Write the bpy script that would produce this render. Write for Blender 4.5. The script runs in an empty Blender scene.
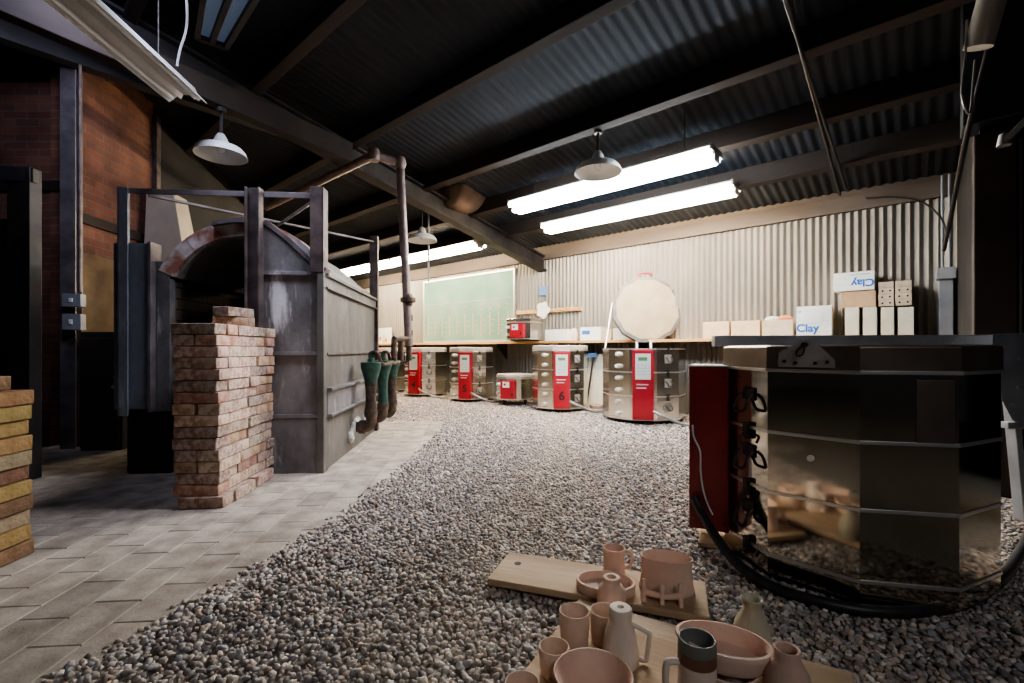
import bpy, bmesh, math, random
import numpy as np
from mathutils import Matrix, Vector, Euler
random.seed(7); RNG = np.random.default_rng(7)
PI = math.pi
sc = bpy.context.scene
COL = sc.collection
# ------------------------------------------------------------------ camera frame
F, HX, HY, H = 467.0, 512.0, 350.0, 0.85
def mm(px): return (px - HX) / F
def P(px, py, Y): return Vector((mm(px) * Y, Y, H + (HY - py) / F * Y))
def FL(px, py, z=0.0):
    Y = (H - z) * F / (py - HY); return Vector((mm(px) * Y, Y, z))
# room frame: x runs right along the back wall, y = -b (b = distance from the back wall into the room)
W0 = Vector((1.275, 7.055)); RX = Vector((.754, -.656)).normalized(); RB = Vector((-RX.y * -1, 0))
RB = Vector((RX.y, -RX.x))            # into the room
RA = math.atan2(RX.y, RX.x)
CB = -(W0.dot(RB))                    # b of the camera
def R2(x, b, z=0.0):
    p = W0 + RX * x + RB * b; return Vector((p.x, p.y, z))
def colY(px, b):
    m = mm(px); return (b - CB) / (m * RB.x + RB.y)
def wx(px, b):
    Y = colY(px, b); return (Vector((mm(px) * Y, Y)) - W0).dot(RX)
def wz(px, py, b): return H + (HY - py) / F * colY(px, b)
def bof(X, Y): return (Vector((X, Y)) - W0).dot(RB)
def xof(X, Y): return (Vector((X, Y)) - W0).dot(RX)
SL = .2; ZJ = 2.35; DECK = 2.55       # roof slope, joist underside and deck height at the wall

# ------------------------------------------------------------------ materials
def nodes(name):
    m = bpy.data.materials.new(name); m.use_nodes = True
    nt = m.node_tree; return m, nt, nt.nodes, nt.links, nt.nodes['Principled BSDF']
def mat(name, c, c2=None, rough=.7, metal=0.0, scale=6.0, bump=0.0, bscale=None, detail=6.0, lo=.35, hi=.65, rand=0.0, emit=None, es=0.0, spec=None, stretch=None):
    m, nt, N, L, B = nodes(name)
    B.inputs['Roughness'].default_value = rough; B.inputs['Metallic'].default_value = metal
    if spec is not None: B.inputs['Specular IOR Level'].default_value = spec
    tc = N.new('ShaderNodeTexCoord'); vec = tc.outputs['Object']
    if stretch:
        mp = N.new('ShaderNodeMapping'); mp.inputs['Scale'].default_value = stretch; L.new(vec, mp.inputs[0]); vec = mp.outputs[0]
    out = None
    if c2:
        nz = N.new('ShaderNodeTexNoise'); nz.inputs['Scale'].default_value = scale; nz.inputs['Detail'].default_value = detail
        L.new(vec, nz.inputs['Vector'])
        cr = N.new('ShaderNodeValToRGB'); cr.color_ramp.elements[0].position = lo; cr.color_ramp.elements[1].position = hi
        cr.color_ramp.elements[0].color = (*c, 1); cr.color_ramp.elements[1].color = (*c2, 1)
        L.new(nz.outputs['Fac'], cr.inputs[0]); out = cr.outputs[0]
    if rand:
        oi = N.new('ShaderNodeObjectInfo'); hs = N.new('ShaderNodeHueSaturation')
        mr = N.new('ShaderNodeMapRange'); mr.inputs['To Min'].default_value = 1 - rand; mr.inputs['To Max'].default_value = 1 + rand
        L.new(oi.outputs['Random'], mr.inputs['Value']); L.new(mr.outputs[0], hs.inputs['Value'])
        mt = N.new('ShaderNodeMath'); mt.operation = 'MULTIPLY'; mt.inputs[1].default_value = 7.31
        fr = N.new('ShaderNodeMath'); fr.operation = 'FRACT'; m2 = N.new('ShaderNodeMapRange')
        m2.inputs['To Min'].default_value = .485; m2.inputs['To Max'].default_value = .525
        L.new(oi.outputs['Random'], mt.inputs[0]); L.new(mt.outputs[0], fr.inputs[0]); L.new(fr.outputs[0], m2.inputs['Value']); L.new(m2.outputs[0], hs.inputs['Hue'])
        if out: L.new(out, hs.inputs['Color'])
        else: hs.inputs['Color'].default_value = (*c, 1)
        out = hs.outputs[0]
    if out: L.new(out, B.inputs['Base Color'])
    else: B.inputs['Base Color'].default_value = (*c, 1)
    if bump:
        bz = N.new('ShaderNodeTexNoise'); bz.inputs['Scale'].default_value = bscale or scale * 4; bz.inputs['Detail'].default_value = 5
        L.new(vec, bz.inputs['Vector'])
        bp = N.new('ShaderNodeBump'); bp.inputs['Strength'].default_value = bump; bp.inputs['Distance'].default_value = .01
        L.new(bz.outputs['Fac'], bp.inputs['Height']); L.new(bp.outputs[0], B.inputs['Normal'])
    if emit:
        B.inputs['Emission Color'].default_value = (*emit, 1); B.inputs['Emission Strength'].default_value = es
    return m
def brick_mat(name, c1, c2, mortar, bw=.21, bh=.067, stain=None):
    m, nt, N, L, B = nodes(name); B.inputs['Roughness'].default_value = .9
    tc = N.new('ShaderNodeTexCoord'); sp = N.new('ShaderNodeSeparateXYZ'); cb = N.new('ShaderNodeCombineXYZ')
    L.new(tc.outputs['Object'], sp.inputs[0])
    ad = N.new('ShaderNodeMath'); L.new(sp.outputs[0], ad.inputs[0]); L.new(sp.outputs[1], ad.inputs[1])
    L.new(ad.outputs[0], cb.inputs[0]); L.new(sp.outputs[2], cb.inputs[1])
    bt = N.new('ShaderNodeTexBrick'); L.new(cb.outputs[0], bt.inputs['Vector'])
    bt.inputs['Color1'].default_value = (*c1, 1); bt.inputs['Color2'].default_value = (*c2, 1); bt.inputs['Mortar'].default_value = (*mortar, 1)
    bt.inputs['Scale'].default_value = 1.0; bt.inputs['Brick Width'].default_value = bw; bt.inputs['Row Height'].default_value = bh
    bt.inputs['Mortar Size'].default_value = .006
    nz = N.new('ShaderNodeTexNoise'); nz.inputs['Scale'].default_value = 3; nz.inputs['Detail'].default_value = 8; L.new(tc.outputs['Object'], nz.inputs['Vector'])
    mx = N.new('ShaderNodeMix'); mx.data_type = 'RGBA'; mx.blend_type = 'MULTIPLY'; mx.inputs['Factor'].default_value = .8
    cr = N.new('ShaderNodeValToRGB'); cr.color_ramp.elements[0].position = .3; cr.color_ramp.elements[0].color = (.35, .33, .32, 1); cr.color_ramp.elements[1].position = .65
    L.new(nz.outputs['Fac'], cr.inputs[0]); L.new(bt.outputs['Color'], mx.inputs[6]); L.new(cr.outputs[0], mx.inputs[7])
    L.new(mx.outputs[2], B.inputs['Base Color'])
    bp = N.new('ShaderNodeBump'); bp.inputs['Strength'].default_value = .7; bp.inputs['Distance'].default_value = .008; bp.invert = True
    L.new(bt.outputs['Fac'], bp.inputs['Height']); L.new(bp.outputs[0], B.inputs['Normal'])
    return m
def attr_mat(name, rough=.85, bump=.3, bscale=120, noise=None):
    m, nt, N, L, B = nodes(name); B.inputs['Roughness'].default_value = rough
    at = N.new('ShaderNodeAttribute'); at.attribute_name = 'tint'
    tc = N.new('ShaderNodeTexCoord')
    nz = N.new('ShaderNodeTexNoise'); nz.inputs['Scale'].default_value = noise or 14; nz.inputs['Detail'].default_value = 8; L.new(tc.outputs['Object'], nz.inputs['Vector'])
    cr = N.new('ShaderNodeValToRGB'); cr.color_ramp.elements[0].position = .3; cr.color_ramp.elements[0].color = (.55, .53, .52, 1); cr.color_ramp.elements[1].position = .62
    mx = N.new('ShaderNodeMix'); mx.data_type = 'RGBA'; mx.blend_type = 'MULTIPLY'; mx.inputs['Factor'].default_value = 1
    L.new(nz.outputs['Fac'], cr.inputs[0]); L.new(at.outputs['Color'], mx.inputs[6]); L.new(cr.outputs[0], mx.inputs[7]); L.new(mx.outputs[2], B.inputs['Base Color'])
    b2 = N.new('ShaderNodeTexNoise'); b2.inputs['Scale'].default_value = bscale; L.new(tc.outputs['Object'], b2.inputs['Vector'])
    bp = N.new('ShaderNodeBump'); bp.inputs['Strength'].default_value = bump; bp.inputs['Distance'].default_value = .004
    L.new(b2.outputs['Fac'], bp.inputs['Height']); L.new(bp.outputs[0], B.inputs['Normal'])
    return m
def stained_steel(name, base, dark, stain, rust, patch=None):
    """weathered sheet steel: blotchy greys, pale drips running down, rust at random"""
    m, nt, N, L, B = nodes(name); B.inputs['Roughness'].default_value = .6; B.inputs['Metallic'].default_value = .25
    tc = N.new('ShaderNodeTexCoord')
    def noise(scale, sx, detail=8):
        mp = N.new('ShaderNodeMapping'); mp.inputs['Scale'].default_value = sx; L.new(tc.outputs['Object'], mp.inputs[0])
        n = N.new('ShaderNodeTexNoise'); n.inputs['Scale'].default_value = scale; n.inputs['Detail'].default_value = detail; n.inputs['Roughness'].default_value = .65
        L.new(mp.outputs[0], n.inputs['Vector']); return n.outputs['Fac']
    def ramp(f, a, b, ca, cb):
        cr = N.new('ShaderNodeValToRGB'); cr.color_ramp.elements[0].position = a; cr.color_ramp.elements[1].position = b
        cr.color_ramp.elements[0].color = (*ca, 1); cr.color_ramp.elements[1].color = (*cb, 1); L.new(f, cr.inputs[0]); return cr.outputs[0]
    c = ramp(noise(4, (1, 1, .6)), .32, .68, dark, base)
    def over(c, f, col):
        mx = N.new('ShaderNodeMix'); mx.data_type = 'RGBA'; L.new(f, mx.inputs['Factor']); L.new(c, mx.inputs[6]); mx.inputs[7].default_value = (*col, 1); return mx.outputs[2]
    c = over(c, ramp(noise(5, (1.6, 1.6, .35)), .60, .70, (0, 0, 0), (.75, .75, .75)), stain)
    c = over(c, ramp(noise(3.1, (1, 1, 1.5)), .60, .74, (0, 0, 0), (.6, .6, .6)), rust)
    if patch:
        px, pz, wx_, wz_ = patch
        mp = N.new('ShaderNodeMapping'); mp.inputs['Location'].default_value = (-px / wx_, 0, -pz / wz_); mp.inputs['Scale'].default_value = (1 / wx_, 0, 1 / wz_)
        L.new(tc.outputs['Object'], mp.inputs[0]); ln = N.new('ShaderNodeVectorMath'); ln.operation = 'LENGTH'; L.new(mp.outputs[0], ln.inputs[0])
        ma = N.new('ShaderNodeMath'); ma.operation = 'MULTIPLY_ADD'; ma.inputs[1].default_value = 2.6; L.new(noise(9, (2.2, 1, .35)), ma.inputs[0]); L.new(ln.outputs['Value'], ma.inputs[2])
        c = over(c, ramp(ma.outputs[0], 1.0, 1.0, (0, 0, 0), (0, 0, 0)), stain) if False else c
        mr = N.new('ShaderNodeMapRange'); mr.inputs['From Min'].default_value = 2.25; mr.inputs['From Max'].default_value = 1.75; L.new(ma.outputs[0], mr.inputs['Value'])
        c = over(c, mr.outputs[0], (.74, .71, .74))
    L.new(c, B.inputs['Base Color'])
    bp = N.new('ShaderNodeBump'); bp.inputs['Strength'].default_value = .25; bp.inputs['Distance'].default_value = .01
    L.new(noise(30, (1, 1, 1)), bp.inputs['Height']); L.new(bp.outputs[0], B.inputs['Normal'])
    return m

M = {}
M['stone'] = attr_mat('gravel stone', .8, .3, 160)
M['paver'] = attr_mat('brick paver', .9, .5, 70, 9)
M['ground'] = mat('gravel bed', (.16, .14, .12), (.34, .305, .27), rough=.95, scale=55, bump=.8, bscale=90)
M['dirt'] = mat('paving bed', (.05, .045, .04), (.12, .105, .09), rough=.95, scale=20, bump=.4)
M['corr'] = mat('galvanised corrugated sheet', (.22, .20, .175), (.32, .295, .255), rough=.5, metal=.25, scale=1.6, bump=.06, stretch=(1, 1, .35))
M['corrshade'] = mat('shaded lower corrugated sheet', (.13, .12, .105), (.22, .20, .175), rough=.7, metal=.2, scale=1.6, stretch=(1, 1, .35))  # same sheet as above, colour darkened to paint the shade under the shelf
M['deck'] = mat('dark roof sheet', (.014, .017, .022), (.024, .028, .036), rough=.75, metal=.1, scale=1.2)
M['joist'] = mat('dark stained timber', (.022, .014, .010), (.046, .030, .022), rough=.8, scale=3, bump=.2, stretch=(.15, 1, 1))
M['steeldark'] = mat('dark painted steel', (.025, .023, .025), (.055, .048, .047), rough=.55, metal=.3, scale=5, bump=.1)
M['plate'] = mat('pale wall plate timber', (.085, .065, .05), (.14, .11, .088), rough=.8, scale=3, bump=.2, stretch=(.2, 1, 1))
M['brickwall'] = brick_mat('red brickwork', (.30, .115, .065), (.22, .085, .055), (.20, .16, .13))
M['tanboard'] = mat('soot-streaked tan board', (.10, .06, .03), (.26, .17, .08), rough=.8, scale=3, bump=.1)
M['darkwall'] = mat('plain dark wall', (.012, .011, .011), (.03, .026, .024), rough=.9, scale=2)  # near-black, faintly mottled finish for walls and doors
M['bluepanel'] = mat('blue grey sheet', (.035, .04, .055), (.055, .065, .085), rough=.5, metal=.3, scale=2)
M['browncol'] = mat('dark brown column', (.035, .022, .019), (.06, .04, .034), rough=.7, scale=3)
M['kilnsteel'] = stained_steel('weathered kiln sheet', (.27, .255, .26), (.10, .09, .092), (.55, .52, .54), (.20, .12, .08), (-.29, 1.17, .10, .20))
M['kilnside'] = stained_steel('dusty kiln side sheet', (.18, .168, .152), (.085, .077, .068), (.30, .28, .26), (.19, .125, .085))
M['bluesteel'] = stained_steel('blue grey sheet panel', (.22, .235, .27), (.13, .14, .165), (.34, .35, .37), (.16, .11, .09))
M['post'] = mat('rust-brown angle iron', (.07, .052, .05), (.16, .12, .115), rough=.6, metal=.35, scale=9, bump=.15)
M['greysteel'] = mat('worn grey angle iron', (.15, .125, .125), (.25, .215, .22), rough=.5, metal=.4, scale=8, bump=.1)
M['vault'] = mat('pale cement roof', (.20, .187, .17), (.33, .31, .285), rough=.9, scale=4, bump=.4, bscale=14)
M['arch'] = mat('scorched arch brick', (.36, .16, .11), (.66, .60, .60), rough=.9, scale=6, bump=.4, lo=.40, hi=.56)
M['kinterior'] = brick_mat('sooty firebrick lining', (.17, .13, .10), (.12, .09, .07), (.05, .04, .035), .23, .075)
M['reartan'] = brick_mat('tan firebrick', (.50, .42, .32), (.44, .36, .27), (.20, .16, .12), .23, .075)
M['insul'] = mat('white fibre', (.42, .40, .37), (.72, .69, .66), rough=.95, scale=20, bump=.8)
M['brick_r'] = mat('used pink firebrick', (.33, .19, .13), (.56, .42, .345), rough=.92, scale=30, bump=.6, bscale=90, lo=.36, hi=.58, rand=.2)
M['brick_rust'] = mat('used rust firebrick', (.30, .15, .095), (.50, .34, .25), rough=.92, scale=26, bump=.6, bscale=90, lo=.36, hi=.62, rand=.25)
M['brick_grey'] = mat('used greyish firebrick', (.25, .15, .11), (.50, .39, .325), rough=.92, scale=34, bump=.6, bscale=90, lo=.36, hi=.60, rand=.2)
M['brick_y'] = mat('used yellow brick', (.22, .125, .05), (.31, .20, .09), rough=.92, scale=14, bump=.6, bscale=60, rand=.2)
M['brick_tan'] = mat('used tan brick', (.22, .155, .095), (.34, .26, .175), rough=.92, scale=14, bump=.6, bscale=60, rand=.2)
M['brick_brown'] = mat('used brown brick', (.12, .06, .035), (.21, .115, .07), rough=.92, scale=14, bump=.6, bscale=60, rand=.25)
M['pipe'] = mat('brown gas pipe', (.17, .125, .115), (.28, .21, .195), rough=.5, metal=.3, scale=12, bump=.1)
M['greeniron'] = mat('green painted cast iron', (.02, .055, .042), (.045, .10, .078), rough=.5, metal=.2, scale=20, bump=.2)
M['blackpipe'] = mat('rusty black pipe', (.045, .036, .032), (.14, .09, .065), rough=.55, metal=.4, scale=20, bump=.2)
M['steel'] = mat('stainless sheet', (.62, .59, .54), (.76, .73, .67), rough=.22, metal=1, scale=3)
M['steelbig'] = mat('polished stainless sheet', (.56, .50, .42), (.66, .60, .51), rough=.07, metal=1, scale=3, bump=.010, bscale=5)
M['band'] = mat('bright steel band', (.72, .70, .67), (.8, .78, .75), rough=.3, metal=.85, scale=9)
M['liddark'] = mat('browned steel lid', (.20, .155, .125), (.30, .24, .20), rough=.32, metal=.8, scale=5)
M['hinge'] = mat('dull blue grey steel', (.36, .38, .41), (.48, .50, .54), rough=.45, metal=.5, scale=7, bump=.1)
M['bracket'] = mat('dull plated bracket', (.34, .31, .29), (.46, .43, .40), rough=.55, metal=.5, scale=8)
M['iron'] = mat('dark iron fitting', (.035, .03, .028), (.09, .075, .065), rough=.45, metal=.7, scale=30)
M['red'] = mat('red enamel', (.29, .008, .018), (.37, .012, .025), rough=.4, scale=4)
M['redbig'] = mat('deep red enamel', (.17, .012, .014), (.23, .02, .02), rough=.42, scale=5)
M['keypad'] = mat('silver keypad', (.55, .58, .55), (.66, .68, .65), rough=.5, scale=60)
M['lcd'] = mat('green display', (.10, .22, .10), rough=.3)
M['plug'] = mat('white ceramic plug', (.75, .72, .68), rough=.5)
M['firebrick'] = mat('cream insulating brick', (.36, .295, .20), (.42, .355, .255), rough=.95, scale=5, bump=.2)
M['lidgrey'] = mat('grey kiln lid', (.40, .37, .33), (.55, .51, .46), rough=.8, scale=8)
M['lidrim'] = mat('grey lid rim', (.10, .095, .09), (.17, .16, .15), rough=.5, metal=.3, scale=9)
M['grille'] = mat('dark gap', (.02, .018, .016), rough=.8)
M['hose'] = mat('black ribbed hose', (.018, .018, .02), (.035, .034, .036), rough=.45, scale=30)
M['conduit'] = mat('grey flexible conduit', (.33, .32, .31), (.45, .44, .43), rough=.4, metal=.4, scale=30)
M['wirewhite'] = mat('white wire', (.6, .6, .62), rough=.5)
M['wood'] = mat('pale ware board', (.34, .23, .14), (.50, .36, .24), rough=.8, scale=5, bump=.25, stretch=(.25, 2, 2))
M['shelfwood'] = mat('orange pine shelf', (.55, .30, .12), (.68, .42, .19), rough=.7, scale=5, stretch=(.2, 2, 2))
M['clay'] = mat('pink bisque clay', (.60, .41, .325), (.70, .52, .425), rough=.85, scale=7, bump=.12, bscale=60)
M['clay2'] = mat('tan bisque clay', (.60, .44, .34), (.70, .54, .44), rough=.85, scale=7, bump=.12, bscale=60)
M['claypale'] = mat('pale grey clay', (.62, .52, .44), (.74, .65, .57), rough=.8, scale=6, bump=.12, bscale=50)
M['claygreen'] = mat('pale green clay', (.40, .36, .26), (.52, .47, .36), rough=.7, scale=6, bump=.1, bscale=50)
M['clayred'] = mat('rose brown clay', (.50, .33, .26), (.60, .43, .35), rough=.8, scale=6, bump=.1, bscale=50)
M['glaze'] = mat('grey green glaze', (.15, .155, .135), (.22, .225, .20), rough=.65, scale=10)
M['glazebrown'] = mat('brown slip', (.17, .085, .055), (.23, .125, .085), rough=.5, scale=10)
M['enamel'] = mat('white enamel', (.75, .74, .72), (.84, .83, .81), rough=.35, scale=5)
M['enamelin'] = mat('dusty white enamel', (.62, .60, .57), (.74, .72, .69), rough=.5, scale=9)
M['fixture'] = mat('white fixture enamel', (.55, .53, .51), (.66, .64, .62), rough=.4, scale=5)
M['tube_cool'] = mat('lit cool tube', (.9, .9, .9), emit=(.78, .89, 1.0), es=74)
M['tube_warm'] = mat('lit warm tube', (.9, .9, .9), emit=(1.0, .83, .60), es=74)
M['tube_dim'] = mat('unlit glass tube', (.80, .80, .80), rough=.2)
M['chalk'] = mat('green chalkboard', (.11, .22, .165), (.18, .29, .23), rough=.8, scale=2.2)
M['chalkline'] = mat('pink chalk', (.52, .30, .27), rough=.95)
M['alu'] = mat('aluminium trim', (.65, .63, .6), rough=.4, metal=.6)
M['card'] = mat('brown cardboard', (.50, .33, .19), (.58, .40, .25), rough=.85, scale=9)
M['cardlight'] = mat('light tan cardboard', (.66, .46, .29), (.74, .55, .37), rough=.85, scale=9)
M['cardbuff'] = mat('buff cardboard', (.58, .47, .33), (.68, .57, .42), rough=.85, scale=9)
M['whitebox'] = mat('white carton', (.80, .80, .78), (.88, .88, .86), rough=.7, scale=7)
M['paper'] = mat('white paper', (.82, .82, .82), rough=.8)
M['blueink'] = mat('blue print', (.02, .15, .55), rough=.7)
M['paleink'] = mat('pale green print', (.45, .62, .55), rough=.7)
M['redink'] = mat('red print', (.6, .04, .05), rough=.6)
M['darkink'] = mat('black print', (.03, .01, .01), rough=.6)
M['cream'] = mat('cream block', (.70, .66, .52), (.80, .77, .64), rough=.85, scale=9)
M['creamhole'] = mat('tan perforated brick', (.56, .45, .34), (.68, .57, .45), rough=.9, scale=14, rand=.1)
M['orange'] = mat('orange clay bag', (.72, .28, .12), rough=.6)
M['bluesign'] = mat('blue card', (.10, .25, .55), rough=.6)
M['duct'] = mat('pale lagging', (.50, .46, .41), (.60, .56, .51), rough=.8, scale=9)
M['heater'] = mat('brown drum', (.20, .13, .09), (.28, .19, .13), rough=.6, scale=6)
M['canvas'] = mat('beige panel', (.52, .44, .33), (.62, .53, .41), rough=.85, scale=5)
M['pane'] = mat('dim skylight glass', (.10, .13, .18), rough=.2, emit=(.35, .48, .75), es=.07)
M['elec'] = mat('grey electrical box', (.30, .31, .33), (.38, .39, .41), rough=.5, metal=.3, scale=6)

# ------------------------------------------------------------------ mesh builder
class MB:
    def __init__(s): s.v = []; s.f = []; s.m = []; s.sm = []
    def add(s, vs, fs, mi=0, smooth=False, T=None):
        o = len(s.v)
        for p in vs:
            p = Vector(p); s.v.append(tuple(T @ p if T else p))
        for f in fs: s.f.append([i + o for i in f]); s.m.append(mi); s.sm.append(smooth)
        return s
    def box(s, x0, x1, y0, y1, z0, z1, mi=0, T=None):
        v = [(x, y, z) for x in (x0, x1) for y in (y0, y1) for z in (z0, z1)]
        return s.add(v, [(0, 1, 3, 2), (4, 6, 7, 5), (0, 4, 5, 1), (2, 3, 7, 6), (0, 2, 6, 4), (1, 5, 7, 3)], mi, False, T)
    def beam(s, p0, p1, w, h, mi=0, up=(0, 0, 1)):
        p0, p1 = Vector(p0), Vector(p1); d = (p1 - p0); L = d.length; d.normalize()
        r = d.cross(Vector(up)); 
        if r.length < 1e-4: r = d.cross(Vector((0, 1, 0)))
        r.normalize(); u = r.cross(d)
        T = Matrix((( d.x, r.x, u.x, p0.x), (d.y, r.y, u.y, p0.y), (d.z, r.z, u.z, p0.z), (0, 0, 0, 1)))
        return s.box(0, L, -w / 2, w / 2, -h / 2, h / 2, mi, T)
    def lathe(s, prof, n=32, mi=0, T=None, smooth=True, sx=1, sy=1, a0=0.0, mis=None):
        """closed surface of revolution: prof is a list of (r,z) from the axis round to the axis"""
        vs = []; fs = []; rings = []
        for r, z in prof:
            if r < 1e-6: rings.append([len(vs)]); vs.append((0, 0, z))
            else:
                rings.append(list(range(len(vs), len(vs) + n)))
                for k in range(n):
                    a = a0 + 2 * PI * k / n; vs.append((r * sx * math.cos(a), r * sy * math.sin(a), z))
        ms = []
        for i in range(len(rings) - 1):
            A, Bb = rings[i], rings[i + 1]
            for k in range(n):
                k2 = (k + 1) % n
                if len(A) == 1 and len(Bb) == 1: continue
                if len(A) == 1: f = (A[0], Bb[k2], Bb[k])
                elif len(Bb) == 1: f = (A[k], A[k2], Bb[0])
                else: f = (A[k], A[k2], Bb[k2], Bb[k])
                fs.append(f); ms.append(mis[i] if mis else mi)
        o = len(s.f); s.add(vs, fs, mi, smooth, T)
        for j, q in enumerate(ms): s.m[o + j] = q
        return s
    def cyl(s, p0, p1, r, r1=None, n=14, mi=0, smooth=True):
        p0, p1 = Vector(p0), Vector(p1); d = p1 - p0; L = d.length
        T = Matrix.Translation(p0) @ d.to_track_quat('Z', 'Y').to_matrix().to_4x4()
        r1 = r if r1 is None else r1
        vs = [(r * math.cos(2 * PI * k / n), r * math.sin(2 * PI * k / n), 0) for k in range(n)] + [(r1 * math.cos(2 * PI * k / n), r1 * math.sin(2 * PI * k / n), L) for k in range(n)]
        s.add(vs, [(k, (k + 1) % n, n + (k + 1) % n, n + k) for k in range(n)], mi, smooth, T)
        s.add(vs, [tuple(range(n - 1, -1, -1)), tuple(range(n, 2 * n))], mi, False, T); return s
    def tube(s, pts, r, n=10, mi=0, sub=6, closed=False):
        pts = [Vector(p) for p in pts]; q = pts
        if sub > 1 and len(pts) > 2:
            q = []
            for i in range(len(pts) - 1):
                a = pts[max(i - 1, 0)]; b = pts[i]; c = pts[i + 1]; d = pts[min(i + 2, len(pts) - 1)]
                for k in range(sub):
                    t = k / sub
                    q.append(.5 * ((2 * b) + (c - a) * t + (2 * a - 5 * b + 4 * c - d) * t * t + (3 * b - a - 3 * c + d) * t ** 3))
            q.append(pts[-1])
        vs = []; fs = []; nrm = None
        for i, p in enumerate(q):
            t = (q[min(i + 1, len(q) - 1)] - q[max(i - 1, 0)]).normalized()
            if nrm is None:
                nrm = t.orthogonal().normalized()
            nrm = (nrm - t * nrm.dot(t)).normalized(); bn = t.cross(nrm)
            for k in range(n):
                a = 2 * PI * k / n; vs.append(p + (nrm * math.cos(a) + bn * math.sin(a)) * r)
        for i in range(len(q) - 1):
            for k in range(n):
                fs.append((i * n + k, i * n + (k + 1) % n, (i + 1) * n + (k + 1) % n, (i + 1) * n + k))
        s.add(vs, fs, mi, True)
        s.add(vs, [tuple(range(n - 1, -1, -1)), tuple(range((len(q) - 1) * n, len(q) * n))], mi, False); return s
    def prism(s, poly, z0, z1, mi=0, T=None, smooth=False):
        n = len(poly); v = [(x, y, z0) for x, y in poly] + [(x, y, z1) for x, y in poly]
        s.add(v, [(k, (k + 1) % n, n + (k + 1) % n, n + k) for k in range(n)], mi, smooth, T)
        return s.add(v, [tuple(range(n - 1, -1, -1)), tuple(range(n, 2 * n))], mi, False, T)
    def build(s, name, mats, parent=None, bevel=0.0, loc=None, rz=0.0, seg=2, rec=True):
        if not isinstance(mats, (list, tuple)): mats = [mats]
        me = bpy.data.meshes.new(name); me.from_pydata(s.v, [], s.f)
        for m in mats: me.materials.append(m)
        me.polygons.foreach_set('material_index', s.m); me.polygons.foreach_set('use_smooth', s.sm)
        if rec:
            bm = bmesh.new(); bm.from_mesh(me); bmesh.ops.recalc_face_normals(bm, faces=bm.faces[:]); bm.to_mesh(me); bm.free()
        me.update()
        if any(s.sm): me.set_sharp_from_angle(angle=math.radians(48))
        return link(me, name, parent, bevel, loc, rz, seg)
def link(me, name, parent=None, bevel=0.0, loc=None, rz=0.0, seg=2):
    o = bpy.data.objects.new(name, me); COL.objects.link(o)
    if parent: o.parent = parent
    if loc is not None: o.location = loc
    o.rotation_euler.z = rz
    if bevel:
        b = o.modifiers.new('Bevel', 'BEVEL'); b.width = bevel; b.segments = seg; b.limit_method = 'ANGLE'; b.angle_limit = math.radians(40)
    return o
def tag(o, label, cat, group=None):
    o['label'] = label; o['category'] = cat
    if group: o['group'] = group
    return o
def struct(o, label=None, cat=None):
    o['kind'] = 'structure'
    if label: o['label'] = label; o['category'] = cat
    return o
def thing(name, label, cat, loc=(0, 0, 0), rz=0.0, group=None):
    o = bpy.data.objects.new(name, None); COL.objects.link(o); o.empty_display_size = .1
    o.location = loc; o.rotation_euler.z = rz
    return tag(o, label, cat, group)
def text(name, body, size, material, parent, Mx, depth=.0008, flip=False):
    cu = bpy.data.curves.new(name, 'FONT'); cu.body = body; cu.size = size; cu.extrude = depth; cu.align_x = 'CENTER'; cu.align_y = 'CENTER'; cu.offset = size * .032
    t = bpy.data.objects.new(name + '_curve', cu); COL.objects.link(t)
    dg = bpy.context.evaluated_depsgraph_get(); me = bpy.data.meshes.new_from_object(t.evaluated_get(dg)); me.name = name
    bpy.data.objects.remove(t); bpy.data.curves.remove(cu)
    me.transform(Mx); me.materials.clear(); me.materials.append(material)
    return link(me, name, parent)
# orientation for lettering on a face looking along -Y of the parent's frame (reads left to right along +X)
FRONT = Matrix.Rotation(PI / 2, 4, 'X')
ORD = ['bottom', 'second', 'third', 'fourth', 'fifth', 'sixth', 'seventh', 'eighth', 'ninth', 'tenth', 'eleventh', 'twelfth', 'thirteenth', 'fourteenth', 'fifteenth', 'sixteenth', 'seventeenth']
NTH = ['nearest', 'second', 'third', 'fourth', 'fifth', 'sixth', 'seventh']

# ------------------------------------------------------------------ camera, world, film
cam = bpy.data.cameras.new('camera'); co = bpy.data.objects.new('camera', cam); COL.objects.link(co)
co.location = (0, 0, H); co.rotation_euler = (PI / 2, 0, 0)
cam.sensor_width = 36; cam.lens = F / 1024 * 36; cam.shift_y = (HY - 341.5) / 1024; cam.clip_start = .02
sc.camera = co
w = bpy.data.worlds.new('world'); sc.world = w; w.use_nodes = True
bg = w.node_tree.nodes['Background']; bg.inputs[0].default_value = (.8, .8, .9, 1); bg.inputs[1].default_value = .012
sc.view_settings.view_transform = 'AgX'
try: sc.view_settings.look = 'AgX - Medium High Contrast'
except Exception: pass
sc.view_settings.exposure = 0.5
sc.cycles.use_denoising = True
sc.cycles.max_bounces = 8; sc.cycles.diffuse_bounces = 4; sc.cycles.sample_clamp_indirect = 6

# ------------------------------------------------------------------ ground: gravel bed, paving, stones
def edgeX(Y):
    pts = [(.3, -1.55), (1.0, -1.22), (1.2, -1.15), (1.57, -1.05), (2.03, -.93), (2.6, -.83), (3.3, -.78), (4.2, -.73), (5.1, -.74), (5.52, -.80), (5.60, -3.2)]
    return float(np.interp(Y, [p[0] for p in pts], [p[1] for p in pts]))
fl = MB(); fl.add([(-9, -4, 0), (7, -4, 0), (7, 14, 0), (-9, 14, 0)], [(0, 1, 2, 3)])
struct(fl.build('floor', M['ground']))
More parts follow.
